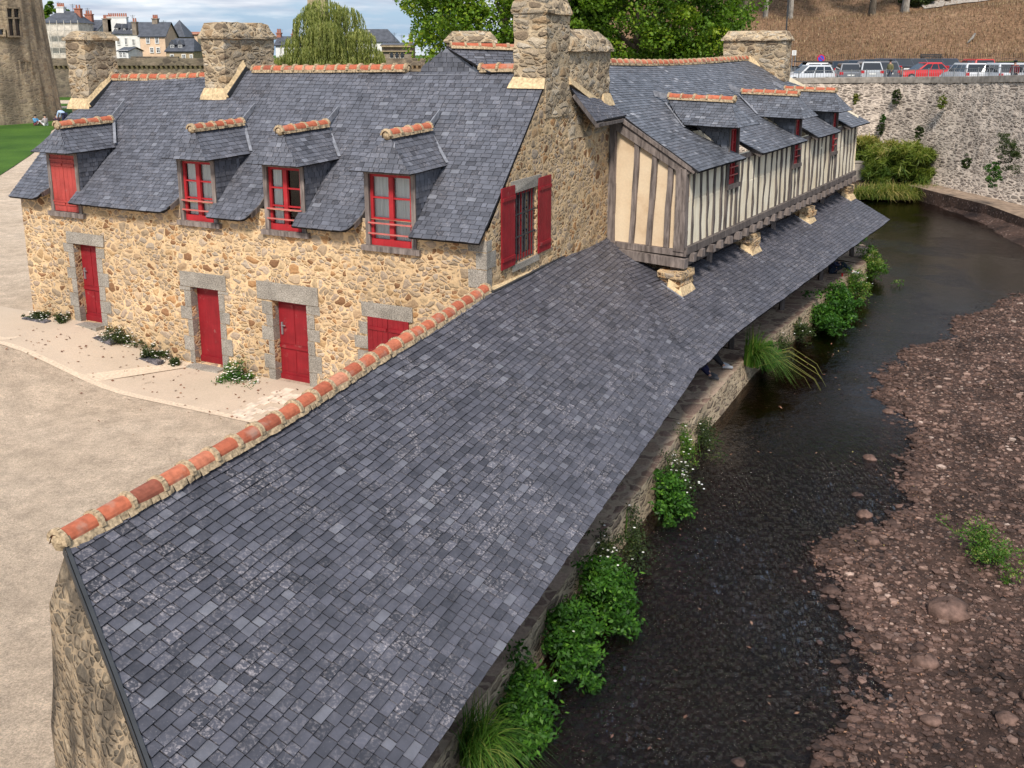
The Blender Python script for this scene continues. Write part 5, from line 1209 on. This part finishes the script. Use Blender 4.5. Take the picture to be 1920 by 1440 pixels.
def blades(base,n,spread,ln,w,lean=.5,dirv=(0,0),seed=0,segs=4,droop=1.,tb=.5):
    m=MB(); rs=random.Random(seed)
    for i in range(n):
        g=rs.uniform(0,6.283); rr=math.sqrt(rs.random()); x=base[0]+math.cos(g)*rr*spread[0]; y=base[1]+math.sin(g)*rr*spread[1]; z=base[2]
        L=ln*rs.uniform(.6,1.15); g2=rs.uniform(0,6.283); le=lean*rs.uniform(.3,1.2); dx=math.cos(g2)*le+dirv[0];dy=math.sin(g2)*le+dirv[1]
        pts=[]
        for k in range(segs+1):
            t=k/segs; pts.append(Vector((x+dx*L*t*t,y+dy*L*t*t,z+L*(t*.95-droop*.75*t*t*t*math.hypot(dx,dy)))))
        sd=Vector((-dy,dx,0)); sd=sd.normalized() if sd.length>1e-3 else Vector((1,0,0)); ww=w*rs.uniform(.7,1.2); tt=min(1,max(0,rs.gauss(tb,.27)))
        for k in range(segs):
            a=ww*(1-k/segs*.9);b=ww*(1-(k+1)/segs*.9); m.face([pts[k]-sd*a,pts[k]+sd*a,pts[k+1]+sd*b,pts[k+1]-sd*b],0,tt)
    return m
ht=[];
for i in range(26000):
    x=RN.uniform(14,75); y=83+RN.uniform(0,1)**1.2*24; ht.append((x,y,hz(x,y)+.08))
tag(foliage('dry_grass',ht,.2,.42,leafm('dry_grass_blade',(.10,.06,.035),(.22,.14,.08),(.36,.26,.14),.1),None,.16,np.clip(RN.normal(.5,.28,26000),0,1),droop=(0,0,1)),'rough dry brown grass covering the hillside slope','dry grass',kind='stuff')
# reeds on the far bank
def reed(loc,sp,n,h,label,seed,w=.035,tb=.5):
    m=MB(); rs=random.Random(seed)
    for q in range(26):
        g=rs.uniform(0,6.28); rr=math.sqrt(rs.random()); c=(loc[0]+math.cos(g)*rr*sp[0]*.85,loc[1]+math.sin(g)*rr*sp[1]*.85,loc[2]); hq=h*rs.uniform(.68,1.08)
        b=blades(c,n//26,(sp[0]*.3,sp[1]*.3),hq,w,.8,(rs.uniform(-.2,.2),rs.uniform(-.35,.05)),seed*50+q,5,1.1,min(.95,max(.1,tb+rs.gauss(0,.16)))); o=len(m.v); m.v+=b.v; m.f+=[tuple(i+o for i in f) for f in b.f]; m.m+=b.m; m.t+=b.t
    tag(m.build('reed_bed',M['reed'],None,False,loc=loc),label,'reeds',kind='stuff')
def shaggy(loc,r,n,cl,label,brown,sz=.75):
    P,T=crown_points((loc[0],loc[1],loc[2]+r[2]*.8),r,n,cl,.24,.35,-.6); hh=(P[:,2]-loc[2])/(r[2]*1.8); T=np.clip(T*.75+brown*np.clip(hh-.35,0,1)*.9-.12*(1-hh)+RN.normal(0,.08,len(T)),0,1)
    o=foliage('reed_bed',P,.2,sz,M['reed'],None,.10,T,loc=loc); tag(o,label,'reeds',kind='stuff')
shaggy((23.4,64.2,-.5),(2.6,1.0,1.45),11000,70,'upper yellow green reed mass against the wall behind the pale block',.75)
shaggy((25.6,60.8,-1.3),(2.4,1.6,1.8),15000,85,'large bushy green reed mass at the foot of the retaining wall',.45)
reed((24.4,58.3,-1.45),(3.4,1.0),5200,1.25,'low drooping sedge along the water edge in front of the reeds',3,.035,.42)
isl=MB(); isl.blob((24.2,61.6,-1.75),1,(4.6,3.9,.9),.08,seg=22,rg=8); tag(isl.build('reed_bank',M['bed'],None,True),kind='structure')
cb=MB(); cb.box((23.1,62.6,-.45),(2.5,.6,1.5)); cb.box((23.1,62.6,.33),(2.6,.7,.08)); tag(cb.build('concrete_block',M['concrete'],None,False,loc=(23.1,62.6,-1.2)),'pale concrete block half hidden among the reeds','block')
# plants on the quay wall
def leafy(loc,r,n,label,mat='leafN',size=.10,flowers=0,name='wall_plant',grp='plants growing from the quay wall',cl=26,hang=0):
    o=thing(name,loc,label,'plant',grp); nn_=int(n*2.0); cc=int(cl*2.4); P=[];T=[]
    for q in range(cc):
        ctr=np.array([loc[0]+RN.normal(0,.42)*r[0],loc[1]+RN.normal(0,.62)*r[1],loc[2]+RN.normal(-.05,.5)*r[2]]); ctr[2]-=.35*max(0,(ctr[0]-loc[0])); sz=np.mean(r)*RN.uniform(.12,.30); m_=max(4,int(nn_/cc*RN.uniform(.4,1.6)))
        x=RN.normal(size=(m_,3))*sz*np.array([.8,.9,.55]); P.append(ctr+x); T.append(np.clip(RN.normal(.40,.12)+x[:,2]/sz*.13+RN.normal(0,.15,m_),0,1))
    P=np.concatenate(P);T=np.concatenate(T); T=np.where(RN.uniform(size=len(T))<.04,.99,T)
    # keep clear below water
    P[:,2]=np.maximum(P[:,2],WZ+.02)
    foliage('leaves',P,1.1,size*.78,M[mat],o,.5,T)
    st=MB()
    for i in range(10): st.tube([(loc[0]-.1,loc[1]+.05,loc[2]-r[2]*.6),tuple(P[random.randrange(len(P))])],[.012,.006],4)
    st.build('stems',M['leafD'] if False else M['blade'],o)
    if flowers:
        f=MB()
        for i in range(flowers):
            p=P[random.randrange(len(P))]; q=(p[0]+.02,p[1]-.04,p[2]+.05); f.lathe(q,[(.004,0),(.026,.006),(.01,.012)],6)
        f.build('flowers',M['petal'],o)
    return o
def qp(t_y,out=.15,z=-1.2):
    xs=[p[0] for p in QE[:16]]; ys=[p[1] for p in QE[:16]]; x=float(np.interp(t_y,ys,xs)); return (x+out*.93,t_y-out*.37,z)
leafy(qp(11.55,.40,-1.25),(.38,.62,.36),2600,'dark green leaves above the grass tuft nearest the camera',size=.11)
leafy(qp(13.0,.45,-1.22),(.42,.66,.36),3200,'rounded dark nettle clump on the near quay wall',size=.11,flowers=6)
leafy(qp(14.25,.62,-1.2),(.52,.62,.42),3600,'largest bright green nettle clump beside the near quay wall',size=.12)
leafy(qp(15.0,.25,-1.05),(.30,.55,.28),1500,'small white flowers and dark leaves above the large nettle clump','leafD',.07,40)
leafy(qp(17.7,.45,-1.2),(.36,.62,.40),2600,'bright nettle clump left of the white flower patch on the mid quay','leafN',.11)
leafy(qp(18.5,.35,-1.15),(.30,.60,.34),1800,'trailing plant thick with small white flowers on the mid quay','leafD',.06,70)
leafy(qp(19.9,.15,-1.15),(.22,.5,.34),1300,'thin yellowish trailing weeds high on the mid quay wall','blade',.06,16)
leafy(qp(26.2,.3,-1.05),(.35,.5,.35),1300,'small leafy sprig just above the long hanging grass tuft','leafN',.10)
leafy(qp(29.0,.3,-1.15),(.3,.5,.3),1100,'small ragged weed right of the hanging grass tuft','leafD',.08,8)
leafy(qp(30.6,.5,-1.1),(.5,.75,.45),2200,'left bushy green clump of the pair on the far quay wall','leafN',.14)
leafy(qp(32.2,.55,-1.05),(.55,.8,.5),2600,'right and larger bushy clump of the pair on the far quay wall','leafN',.14)
leafy(qp(34.9,.3,-1.05),(.35,.9,.4),2000,'weedy green fringe below the seated person at the quay end','blade',.10,8)
leafy(qp(37.6,.3,-1.0),(.35,1.0,.45),2200,'green ferny fringe at the rounded far end of the quay','blade',.12)
leafy((15.6,41.4,-.5),(.5,.6,.45),1200,'green sprig behind the far eaves corner of the washhouse','leafN',.14)
for yy,lb in ((16.2,'thin creeping weeds between the large clump and the mid quay nettles'),(21.0,'sparse creeping weeds on the bare middle stretch of quay wall'),(27.6,'low creeping weeds right of the hanging grass tuft'),(33.4,'creeping weeds beyond the bushy pair on the far quay wall')):
    leafy(qp(yy,.22,-1.25),(.20,.95,.30),1100,lb,'leafD' if yy>15 else 'blade',.07,6,'quay_creeper',None,30)
def tuft(loc,n,ln,label,seed,w=.014,lean=.65,dirv=(.35,-.2)):
    m=blades(loc,n,(.22,.35),ln,w,lean,dirv,seed,6,1.5,.4); tag(m.build('grass_tuft',M['blade'],None,False,loc=loc),label,'grass','grass tufts hanging from the quay wall')
tuft(qp(10.45,.22,-1.25),330,1.0,'long arching grass tuft at the foot of the nearest quay wall',21)
tuft(qp(25.0,.20,-.98),420,1.35,'dense hanging grass tuft halfway along the quay',22,.018,.5,(.4,-.25))
dst=MB()
for i in range(7):
    b=Vector(qp(24.8+.2*i,.3,-1.0)); e=b+Vector((1.3+.2*random.random(),-.3-.9*random.random(),-.15)); mid=b.lerp(e,.5)+Vector((0,0,.35)); dst.tube([b,mid,e,e+Vector((.12,-.2,-.25))],[.008,.007,.005,.003],5,0,.7)
tag(dst.build('dry_stalks',M['reed'],None,True,loc=qp(25,.2,-1)),'dry bent stalks reaching over the water from the hanging grass tuft','plant')
# flowers along the house foot
for i,(v,r,fl_,lb) in enumerate(((13.35,(.32,.22,.16),30,'small white daisies at the far left corner of the house'),(12.62,(.2,.18,.14),14,'little daisy tuft just left of the first red door'),(10.55,(.55,.28,.22),70,'daisy clump behind the middle slate edging slab'),(9.35,(.42,.22,.18),30,'sparse brownish daisies left of the plain red door'),(6.5,(.62,.32,.28),110,'largest daisy clump between the plain door and the panelled door'),(8.6,(.16,.14,.12),8,'tiny weed tuft at the left jamb of the plain red door'))):
    p=C0+V*v-U*.3; leafy((p[0],p[1],gz(*p)+.1),r,int(1500*r[0]/.4),lb,'leafD' if i!=4 else 'leafN',.06,fl_,'daisy_clump','daisies along the house wall',18)
for i,(v,lb) in enumerate(((13.3,'leftmost slate edging slab by the house corner'),(10.9,'slate edging slab in front of the middle daisies'),(9.3,'slate edging slab before the plain red door'))):
    m=MB(); q=MB(); z=gz(*(C0+V*v-U*.5)); m.fbox(house,v-.45,v+.45,-.62,-.42,z-.05,z+.05); p=C0+V*v-U*.5
    tag(m.build('slate_edging',M['slate'],None,False,loc=(p[0],p[1],z)),lb,'edging slab','slate edging slabs along the house wall')
# wall weeds on the retaining wall
for (px,py,Y,rr,mt,lb) in ((1615,185,67,.35,'reed','small brown tuft high on the wall near the half timbered roof'),(1690,180,64.5,.45,'leafD','narrow dark ivy streak high on the retaining wall'),(1776,190,60,.40,'reed','round rusty tuft high on the middle of the retaining wall'),(1668,220,65,.25,'leafN','tiny green weed below the ivy streak'),(1665,240,65,.35,'leafD','dark dead weed above the reeds'),(1740,248,61.2,.4,'leafD','drooping dark weed right above the tallest reeds'),(1835,305,53.0,.35,'leafD','small weed low on the wall near its right end'),(1912,285,49.3,1.0,'leafD','large dark ivy mass at the right edge of the wall'),(1890,330,49.5,.6,'leafN','pale creeper trailing below the ivy at the right edge')):
    x=cp(px,Y); z=7.7-(py-95)/1775*Y; o=thing('wall_weed',(x,Y,z),lb,'plant','weeds rooted in the retaining wall')
    P,T=crown_points((x-.1,Y-.1,z),(rr*.8,rr*.6,rr*1.3),int(1500+2600*rr),34,.26,.2); foliage('leaves',P,.6,.08,M[mt],o,.5,T)
# bank weeds
leafy((8.6,15.2,-1.02),(.42,.6,.22),1300,'wispy green plant growing on the stony river bank','blade',.07,0,'bank_weed','weeds on the stony bank',20)
leafy((7.0,9.2,-1.1),(.35,.4,.15),500,'grassy weed at the lower right edge of the bank','blade',.07,0,'bank_weed','weeds on the stony bank',12)

# ---------------------------------------------------------------- stones and litter on the bank
stn=MB(); rs=random.Random(9); 
def stone(mb,x,y,z,r,t,sg=6,rg=4):
    mb.blob((x,y,z),r,(rs.uniform(.8,1.4),rs.uniform(.7,1.2),rs.uniform(.35,.7)),.22,0,t,sg,rg)
random.seed(12)
cnt_=0
while cnt_<30000:
    y=6+rs.random()**1.5*34; x=xs_(y)+rs.uniform(-1.0,14) if rs.random()<.88 else xs_(y)+rs.gauss(0,.5)
    if x>20 or x<1.5 or x/max(y,1)>.66: continue
    d=x-xs_(y); r=abs(rs.gauss(0,.017))+.010+(.02+.05*rs.random()**2 if rs.random()<.10 else 0); z=bedz(x,y)
    if d<-.3 and rs.random()<.7: continue
    stone(stn,x,y,z+r*.15,r,min(1,max(0,rs.gauss(.34+.012*min(14,max(0,y-9)),.22)))*(1 if d>.6 else (.55+.75*max(0,d))),5,3); cnt_+=1
tag(stn.build('river_pebbles',M['stone'],None,False),'brown pebbles and stones strewn over the dry river bank','pebbles',kind='stuff')
lf=[];
for i in range(2600):
    y=6+rs.random()**1.5*32; x=xs_(y)+(rs.uniform(0,12) if rs.random()<.7 else abs(rs.gauss(0,.8))); 
    if x/max(y,1)>.66: continue
    lf.append((x,y,max(bedz(x,y),WZ)+.035))
tag(foliage('leaf_litter',lf,2.,.048,M['dead'],None,.42),'red brown fallen leaves and straw scattered among the bank pebbles','leaf litter',kind='stuff')
bs=[(7.25,13.75,.28,'largest pale mossy boulder on the bank edge'),(6.35,12.55,.17,'smooth pale boulder standing in the shallow water'),(6.45,12.95,.08,'small dark stone just behind the pale boulder in the water'),(8.35,20.0,.16,'long flat pale stone in the water at the upper bend'),(9.0,19.0,.13,'dark rounded stone at the edge of the upper pool'),(7.4,18.2,.12,'dark wet stone left in the upper shallows'),(7.2,17.3,.16,'pale angular stone in the upper shallows'),(7.6,16.9,.12,'dark stone below the pale angular one'),(8.1,17.7,.10,'speckled stone in the middle of the upper shallows'),(5.6,14.6,.13,'dark stone in the water left of the leafy point'),(6.9,16.1,.12,'grey stone at the tip of the bank'),(6.3,14.9,.10,'flat brown stone by the leafy point'),(5.9,11.3,.13,'brown stone low at the waterline'),(6.9,11.2,.14,'pale round stone on the lower bank'),(7.5,11.6,.13,'pale flat stone on the lower bank'),(8.9,12.2,.16,'grey slab like stone on the lower right bank'),(3.05,10.6,.12,'dark submerged stone breaking the river ripples'),(9.9,22.8,.14,'pale stone at the waterline of the upper bank')]
for x,y,r,lb in bs:
    m=MB(); z=max(bedz(x,y),WZ-.05)+r*.12; m.blob((x,y,z),r,(rs.uniform(1,1.4),rs.uniform(.8,1.05),rs.uniform(.5,.8)),.2,0,.52 if 'dark' not in lb else .2,9,6); tag(m.build('river_boulder',M['stone'],None,True,loc=(x,y,z)),lb,'stone','larger stones in the river')
cl=[]
for i in range(260):
    v=rs.uniform(1,13); u=-abs(rs.gauss(0,1.6))-.12; p=C0+V*v+U*u; cl.append((p[0],p[1],gz(*p)+.03))
tag(foliage('fallen_leaves',cl,3,.07,M['dead'],None,.7),'few brown leaves scattered on the gravel before the house','leaf litter',kind='stuff')

fl_=[]
for i in range(150):
    y=8+rs.random()*30; x0=float(np.interp(y,[p[1] for p in QE[:16]],[p[0] for p in QE[:16]])); x=x0+.3+rs.random()*(xs_(y)-x0-.2); fl_.append((x,y,WZ+.02))
tag(foliage('floating_leaves',fl_,6,.085,M['dead'],None,.45),'sparse pale leaves drifting on the dark river surface','leaf litter',kind='stuff')
# ================================================================ BACKGROUND TOWN
# tower
TC=(-53.6,92.0); TR=8.35
tw=thing('round_tower',(TC[0],TC[1],.9),'massive weathered stone tower with mullioned windows at the left edge','tower')
m=MB(); n=72; prof=[(TR+.35,-.5),(TR+.1,1.5),(TR-.2,5),(TR-.55,10),(TR-.8,16),(TR-.9,19)]
zz=lin(-.5,19,30)
for a,b in zip(zz,zz[1:]):
    for j in range(n):
        def q(z,j):
            r=float(np.interp(z,[p[1] for p in prof],[p[0] for p in prof])); g=2*math.pi*j/n; return (TC[0]+r*math.cos(g),TC[1]+r*math.sin(g),.9+z)
        m.face([q(a,j),q(a,j+1),q(b,j+1),q(b,j)])
m.face([q(19,j) for j in range(n)]); m.lathe((TC[0],TC[1],19.9),[(TR-.5,0),(TR-.5,.8),(TR-1.2,.8),(0.01,6)],36,0)
m.build('wall',M['tower'],tw,True)
def towwin(px,pyc,w,h,cross=True):
    # ray against the tower cylinder
    dx=(px-957)/1775; r=TR-.45; 
    A=dx*dx+1; Bq=-2*(dx*TC[0]+TC[1]); Cq=TC[0]**2+TC[1]**2-r*r; Y=(-Bq-math.sqrt(Bq*Bq-4*A*Cq))/(2*A); X=dx*Y
    z=7.7-(pyc-95)/1775*Y; g=math.atan2(Y-TC[1],X-TC[0]); nx,ny=math.cos(g),math.sin(g)
    F=lambda a,b,zz:(X-ny*a-nx*b*1,Y+nx*a-ny*b,z+zz)
    s=MB(); t=.16
    s.fbox(F,-w/2-t,-w/2,-.28,.3,-h/2-t,h/2+t); s.fbox(F,w/2,w/2+t,-.28,.3,-h/2-t,h/2+t); s.fbox(F,-w/2,w/2,-.28,.3,h/2,h/2+t); s.fbox(F,-w/2,w/2,-.33,.3,-h/2-t,-h/2)
    if cross: s.fbox(F,-.09,.09,-.26,.3,-h/2,h/2); s.fbox(F,-w/2,-.09,-.26,.3,h*.12,h*.12+.15); s.fbox(F,.09,w/2,-.26,.3,h*.12,h*.12+.15)
    o=s.build('mullioned_window' if cross else 'slit_window',M['tower'],tw); g=MB(); g.fbox(F,-w/2,w/2,-.08,-.05,-h/2,h/2); g.build('glass_pane',M['glass'],o)
towwin(29,43,1.25,2.45); towwin(42,137,1.15,2.2); towwin(20,152,.42,.55,False); towwin(3,61,.5,.5,False)
# rampart wall with machicolation
rm=thing('rampart_wall',(-50,141,0),'long dark rampart wall with corbelled parapet in front of the town','wall')
m=MB(); A_=v2(-76,139); B_=v2(8,141.5)
for i in range(60):
    p=A_+(B_-A_)*i/60; q=A_+(B_-A_)*(i+1)/60; 
    for z0,z1,o0,o1 in ((-.5,2.2,-.5,-.2),(2.2,5.1,-.2,0),(5.55,6.6,-.45,-.45)):
        m.face([(p[0],p[1]+o0+random.uniform(-.03,.03),z0),(q[0],q[1]+o0,z0),(q[0],q[1]+o1,z1),(p[0],p[1]+o1,z1)])
    m.face([(p[0],p[1]-.45,6.6),(q[0],q[1]-.45,6.6),(q[0],q[1]+.8,6.6),(p[0],p[1]+.8,6.6)]); m.face([(p[0],p[1]-.45,5.55),(q[0],q[1]-.45,5.55),(q[0],q[1]+.1,5.55),(p[0],p[1]+.1,5.55)]); m.face([(p[0],p[1]+.1,5.1),(q[0],q[1]+.1,5.1),(q[0],q[1]+.1,5.56),(p[0],p[1]+.1,5.56)]); m.face([(p[0],p[1],5.1),(q[0],q[1],5.1),(q[0],q[1]+.12,5.1),(p[0],p[1]+.12,5.1)])
m.build('wall',M['rampart'],rm)
m=MB()
for i in range(118):
    p=A_+(B_-A_)*i/118; m.hexa([(p[0],p[1]-.02,5.0),(p[0]+.32,p[1]-.02,5.0),(p[0]+.32,p[1]+.15,5.0),(p[0],p[1]+.15,5.0),(p[0],p[1]-.44,5.54),(p[0]+.32,p[1]-.44,5.54),(p[0]+.32,p[1]+.15,5.54),(p[0],p[1]+.15,5.54)])
tag(m.build('corbels',M['tan'],rm),kind='stuff')
# houses
def pxz(py,Y): return 7.7-(py-95)/1775*Y
def thouse(px0,px1,ye,yr,yb,Y,depth,wall,label,wins=(),roof='ridge',chim=(),dorm=(),hip=.0,skew=0,name='town_house',antenna=(),roofm=None):
    x0,x1=cp(px0,Y),cp(px1,Y); ze,zr,zb=pxz(ye,Y),pxz(yr,Y),-.5; o=thing(name,((x0+x1)/2,Y,0),label,'house','houses of the town beyond the rampart')
    w=MB(); w.hexa([(x0,Y,zb),(x1,Y,zb),(x1,Y+depth,zb),(x0,Y+depth,zb),(x0,Y,ze),(x1,Y,ze),(x1,Y+depth,ze),(x0,Y+depth,ze)])
    if roof=='ridge' and hip<=0:
        w.face([(x0,Y,ze),(x0,Y+depth,ze),(x0,Y+depth/2,zr-.1)]); w.face([(x1,Y,ze),(x1,Y+depth,ze),(x1,Y+depth/2,zr-.1)])
    w.build('wall',M[wall],o)
    r=MB(); e=.25; hp=(x1-x0)*hip
    if roof=='ridge':
        a=[(x0-e,Y-e,ze-.1),(x1+e,Y-e,ze-.1),(x1+e,Y+depth+e,ze-.1),(x0-e,Y+depth+e,ze-.1)]; q=[(x0+hp-e*(hip<=0),Y+depth/2,zr),(x1-hp+e*(hip<=0),Y+depth/2,zr)]
        for f in ([a[0],a[1],q[1],q[0]],[a[2],a[3],q[0],q[1]]): r.face(f); r.face([(p[0],p[1],p[2]-.12) for p in f][::-1])
        r.face([a[1],a[2],q[1]] if hip>0 else [a[1],(a[1][0],a[1][1],a[1][2]-.12),(q[1][0],q[1][1],q[1][2]-.12),q[1]]); r.face([a[3],a[0],q[0]] if hip>0 else [a[0],(a[0][0],a[0][1],a[0][2]-.12),(q[0][0],q[0][1],q[0][2]-.12),q[0]])
    elif roof=='point':
        c=((x0+x1)/2,Y+depth/2,zr)
        a=[(x0-e,Y-e,ze),(x1+e,Y-e,ze),(x1+e,Y+depth+e,ze),(x0-e,Y+depth+e,ze)]
        for i in range(4): r.face([a[i],a[(i+1)%4],c])
    R_=r.build('roof',M[roofm or 'troof'],o)
    for (wx_,wy,ww,hh) in wins:
        X=cp(wx_,Y);Z=pxz(wy,Y);a,b=ww/1775*Y/2,hh/1775*Y/2
        f=MB(); t=.12
        f.box((X-a-t/2,Y-.03,Z),(t,.12,2*b+2*t)); f.box((X+a+t/2,Y-.03,Z),(t,.12,2*b+2*t)); f.box((X,Y-.03,Z+b+t/2),(2*a,.12,t)); f.box((X,Y-.05,Z-b-t/2),(2*a,.16,t)); f.box((X,Y-.02,Z),(.07,.08,2*b)); f.box((X,Y-.02,Z+.1*b),(2*a,.08,.06))
        fo=f.build('window',M['white'],o); g=MB(); g.face([(X-a,Y-.012,Z-b),(X+a,Y-.012,Z-b),(X+a,Y-.012,Z+b),(X-a,Y-.012,Z+b)]); g.build('glass_pane',M['glass'],fo)
    for (cx,cy0,cy1,cw,mt,pots) in chim:
        X=cp(cx,Y+depth/2);Z0=pxz(cy1,Y+depth/2);Z1=pxz(cy0,Y+depth/2);a=cw/1775*Y
        c=MB(); c.box((X,Y+depth/2,(Z0-1+Z1)/2),(a,.9,Z1-Z0+1)); c.box((X,Y+depth/2,Z1+.08),(a+.2,1.1,.16)); C=c.build('chimney',M[mt],o)
        if pots:
            p=MB()
            for i in range(pots): p.lathe((X-a/2+a*(i+.5)/pots,Y+depth/2,Z1+.16),[(.16,0),(.13,.55),(.15,.6),(.1,.6)],8)
            p.build('chimney_pots',M['brick'],C)
    for (dx,dy,dw,dh) in dorm:
        X=cp(dx,Y+.8);Z=pxz(dy,Y+.8);a,b=dw/1775*Y/2,dh/1775*Y/2
        d=MB(); d.box((X,Y+1.8,Z),(2*a+.3,2.2,2*b)); Dm=d.build('dormer',M['troof'],R_); d=MB(); d.face([(X-a-.3,Y+.6,Z+b),(X+a+.3,Y+.6,Z+b),(X,Y+.6,Z+b+.8)]); d.face([(X-a-.3,Y+.6,Z+b),(X,Y+.6,Z+b+.8),(X,Y+2.9,Z+b+.8),(X-a-.3,Y+2.9,Z+b)]); d.face([(X+a+.3,Y+.6,Z+b),(X+a+.3,Y+2.9,Z+b),(X,Y+2.9,Z+b+.8),(X,Y+.6,Z+b+.8)])
        Dm.name='dormer'; f=MB(); f.box((X,Y+.67,Z),(2*a,.06,2*b*.9)); 
        f2=MB(); f2.v=d.v; f2.f=d.f; f2.m=d.m; f2.t=d.t; f2.build('dormer_roof',M['troof'],R_); f.build('dormer_window',M['white'],R_); g=MB(); g.box((X-a*.45,Y+.63,Z),(a*.65,.02,2*b*.65)); g.box((X+a*.45,Y+.63,Z),(a*.65,.02,2*b*.65)); g.build('dormer_glass',M['glass'],R_)
    for ax_,ay0,ay1 in antenna:
        X=cp(ax_,Y+depth/2); m=MB(); z0,z1=pxz(ay1,Y+depth/2),pxz(ay0,Y+depth/2); m.beam((X,Y+depth/2,z0-.6),(X,Y+depth/2,z1),.05,.05,(0,1,0))
        for k in range(4): m.beam((X-.5+.1*k,Y+depth/2,z1-.15*k-.1),(X+.5-.1*k,Y+depth/2,z1-.15*k-.1),.03,.03)
        m.build('antenna',M['iron'],o)
    return o
sc_=thouse(84,150,43,22,112,160,6,'scaf','tall pale building wrapped in scaffold netting right of the tower',chim=((122,17,24,14,'white',4),(154,20,40,11,'brick',2)),hip=.25,antenna=((118,6,20),(144,10,24)))
m=MB()
for i in range(6):
    z=1.5+i*1.9; m.box(((cp(84,158)+cp(150,158))/2,158.7,z),(6.1,.9,.08)); m.beam((cp(84,158),158.2,z+1),(cp(150,158),158.2,z+1),.06,.06)
for i in range(6): x=cp(84+i*13.2,158); m.beam((x,158.2,-.5),(x,158.2,12.6),.08,.08,(0,1,0))
m.build('scaffold',M['scaf'],sc_)
thouse(150,184,58,42,112,166,6,'white','narrow white house with a big dormer beside the scaffolded building',wins=((160,50,8,8),(172,72,5,8)),chim=((173,30,44,13,'brick',3),),antenna=((171,17,30),))
thouse(166,222,62,38,112,172,6,'greybrick','dark slate roofed house with a brick stack left of the white house',wins=((190,75,5,8),),hip=.0)
thouse(216,264,63,42,112,165,6,'white','long white rendered house with three small dormers in its slate roof',wins=((238,78,3.5,11),(252,80,3.5,11),(224,78,4,11)),chim=((226,35,50,36,'white',9),(207,38,52,16,'greybrick',5)),dorm=((223,57,4,7),(237,58,4,7),(251,59,4,7)),antenna=((254,30,42),))
thouse(264,311,68,42,116,160,6,'cream','cream rendered house with four windows in the town',wins=((279,76,5,10),(296,76,5,10),(285,94,5,8),(297,94,5,8)),chim=((257,44,56,8,'greybrick',2),(296,38,54,10,'greybrick',3)),antenna=((311,40,50),))
thouse(311,362,95,72,118,156,6,'tan','small stone house with two white dormers and slate roof',wins=((322,107,5,9),(344,107,5,9),(358,107,3,8)),dorm=((324,87,7,6),(339,87,7,6)),hip=.15)
thouse(313,347,70,38,112,175,6,'greybrick','house with a steep pointed slate roof behind the small stone house',roof='point')
thouse(345,372,64,60,112,180,6,'cream','low house with a red tiled roof right of the pointed roof',roofm='brick')
thouse(222,240,94,88,118,152,6,'white','little white lean to with three windows behind the left chimney',wins=((226,103,4,8),(233,103,4,8)))
thouse(517,563,84,68,135,150,6,'white','white house with blue grey mansard roof left of the willow',dorm=((526,90,5,7),(543,90,5,7),(557,90,5,7)),wins=((545,108,4,8),(528,108,4,8)),chim=((525,64,74,8,'brick',2),(553,66,72,8,'brick',2)),antenna=((527,56,66),))
thouse(655,742,78,55,135,200,6,'white','large slate roofed hall with a white gabled dormer right of the willow',dorm=((690,72,11,10),),chim=((692,60,66,6,'white',0),),hip=.2)
ah=thouse(716,772,84,80,135,165,6,'greybrick','grey brown stone building with a row of arched windows',wins=((734,111,4,6),(744,111,4,6),(754,111,4,6)),antenna=((740,62,80),(754,66,80)),chim=((771,68,82,6,'brick',1),))
for xx in (734,744,754):
    X=cp(xx,164.8); Z=pxz(103,165); m=MB(); P=[(X-.28,164.9,Z-.45),(X+.28,164.9,Z-.45)]+[(X+.28*math.cos(g),164.9,Z+.2+.28*math.sin(g)) for g in [math.pi*i/8 for i in range(9)]]; m.face(P); A_w=m.build('arched_window',M['glass'],ah)
    m=MB(); Pc=[Vector((X+.34*math.cos(g),164.86,Z+.2+.34*math.sin(g))) for g in [math.pi*i/8 for i in range(9)]]
    for a,b in zip(Pc,Pc[1:]): m.beam(a,b,.1,.12,(0,1,0))
    m.build('arch_surround',M['tan'],A_w)
m=MB(); X0,X1=cp(714,164),cp(774,164); m.box(((X0+X1)/2,164.7,pxz(87,165)),(X1-X0,.5,.25)); m.box(((X0+X1)/2,164.75,pxz(96,165)),(X1-X0,.3,.15)); m.build('cornice',M['tan'],ah)
tv=thing('square_tower',(cp(600,230),230,0),'top of a square stone tower just showing above the willow','tower'); m=MB(); xx=cp(600,230); m.box((xx,230,10),(4.2,4.2,20.6)); m.box((xx,230,20.2),(4.6,4.6,.5)); m.build('wall',M['tan'],tv); m=MB(); m.lathe((xx,230,20.4),[(3.1,0),(0.02,4)],4); m.build('roof',M['troof'],tv)
# low buildings and hedge in front of the town foot
lb_=thing('low_garden_wall',(-44,150,0),'low rough garden wall below the cream house on top of the rampart','wall'); m=MB(); m.box((cp(290,150),150,4.2),(7.5,.6,5.2)); m.build('wall',M['rampart'],lb_)
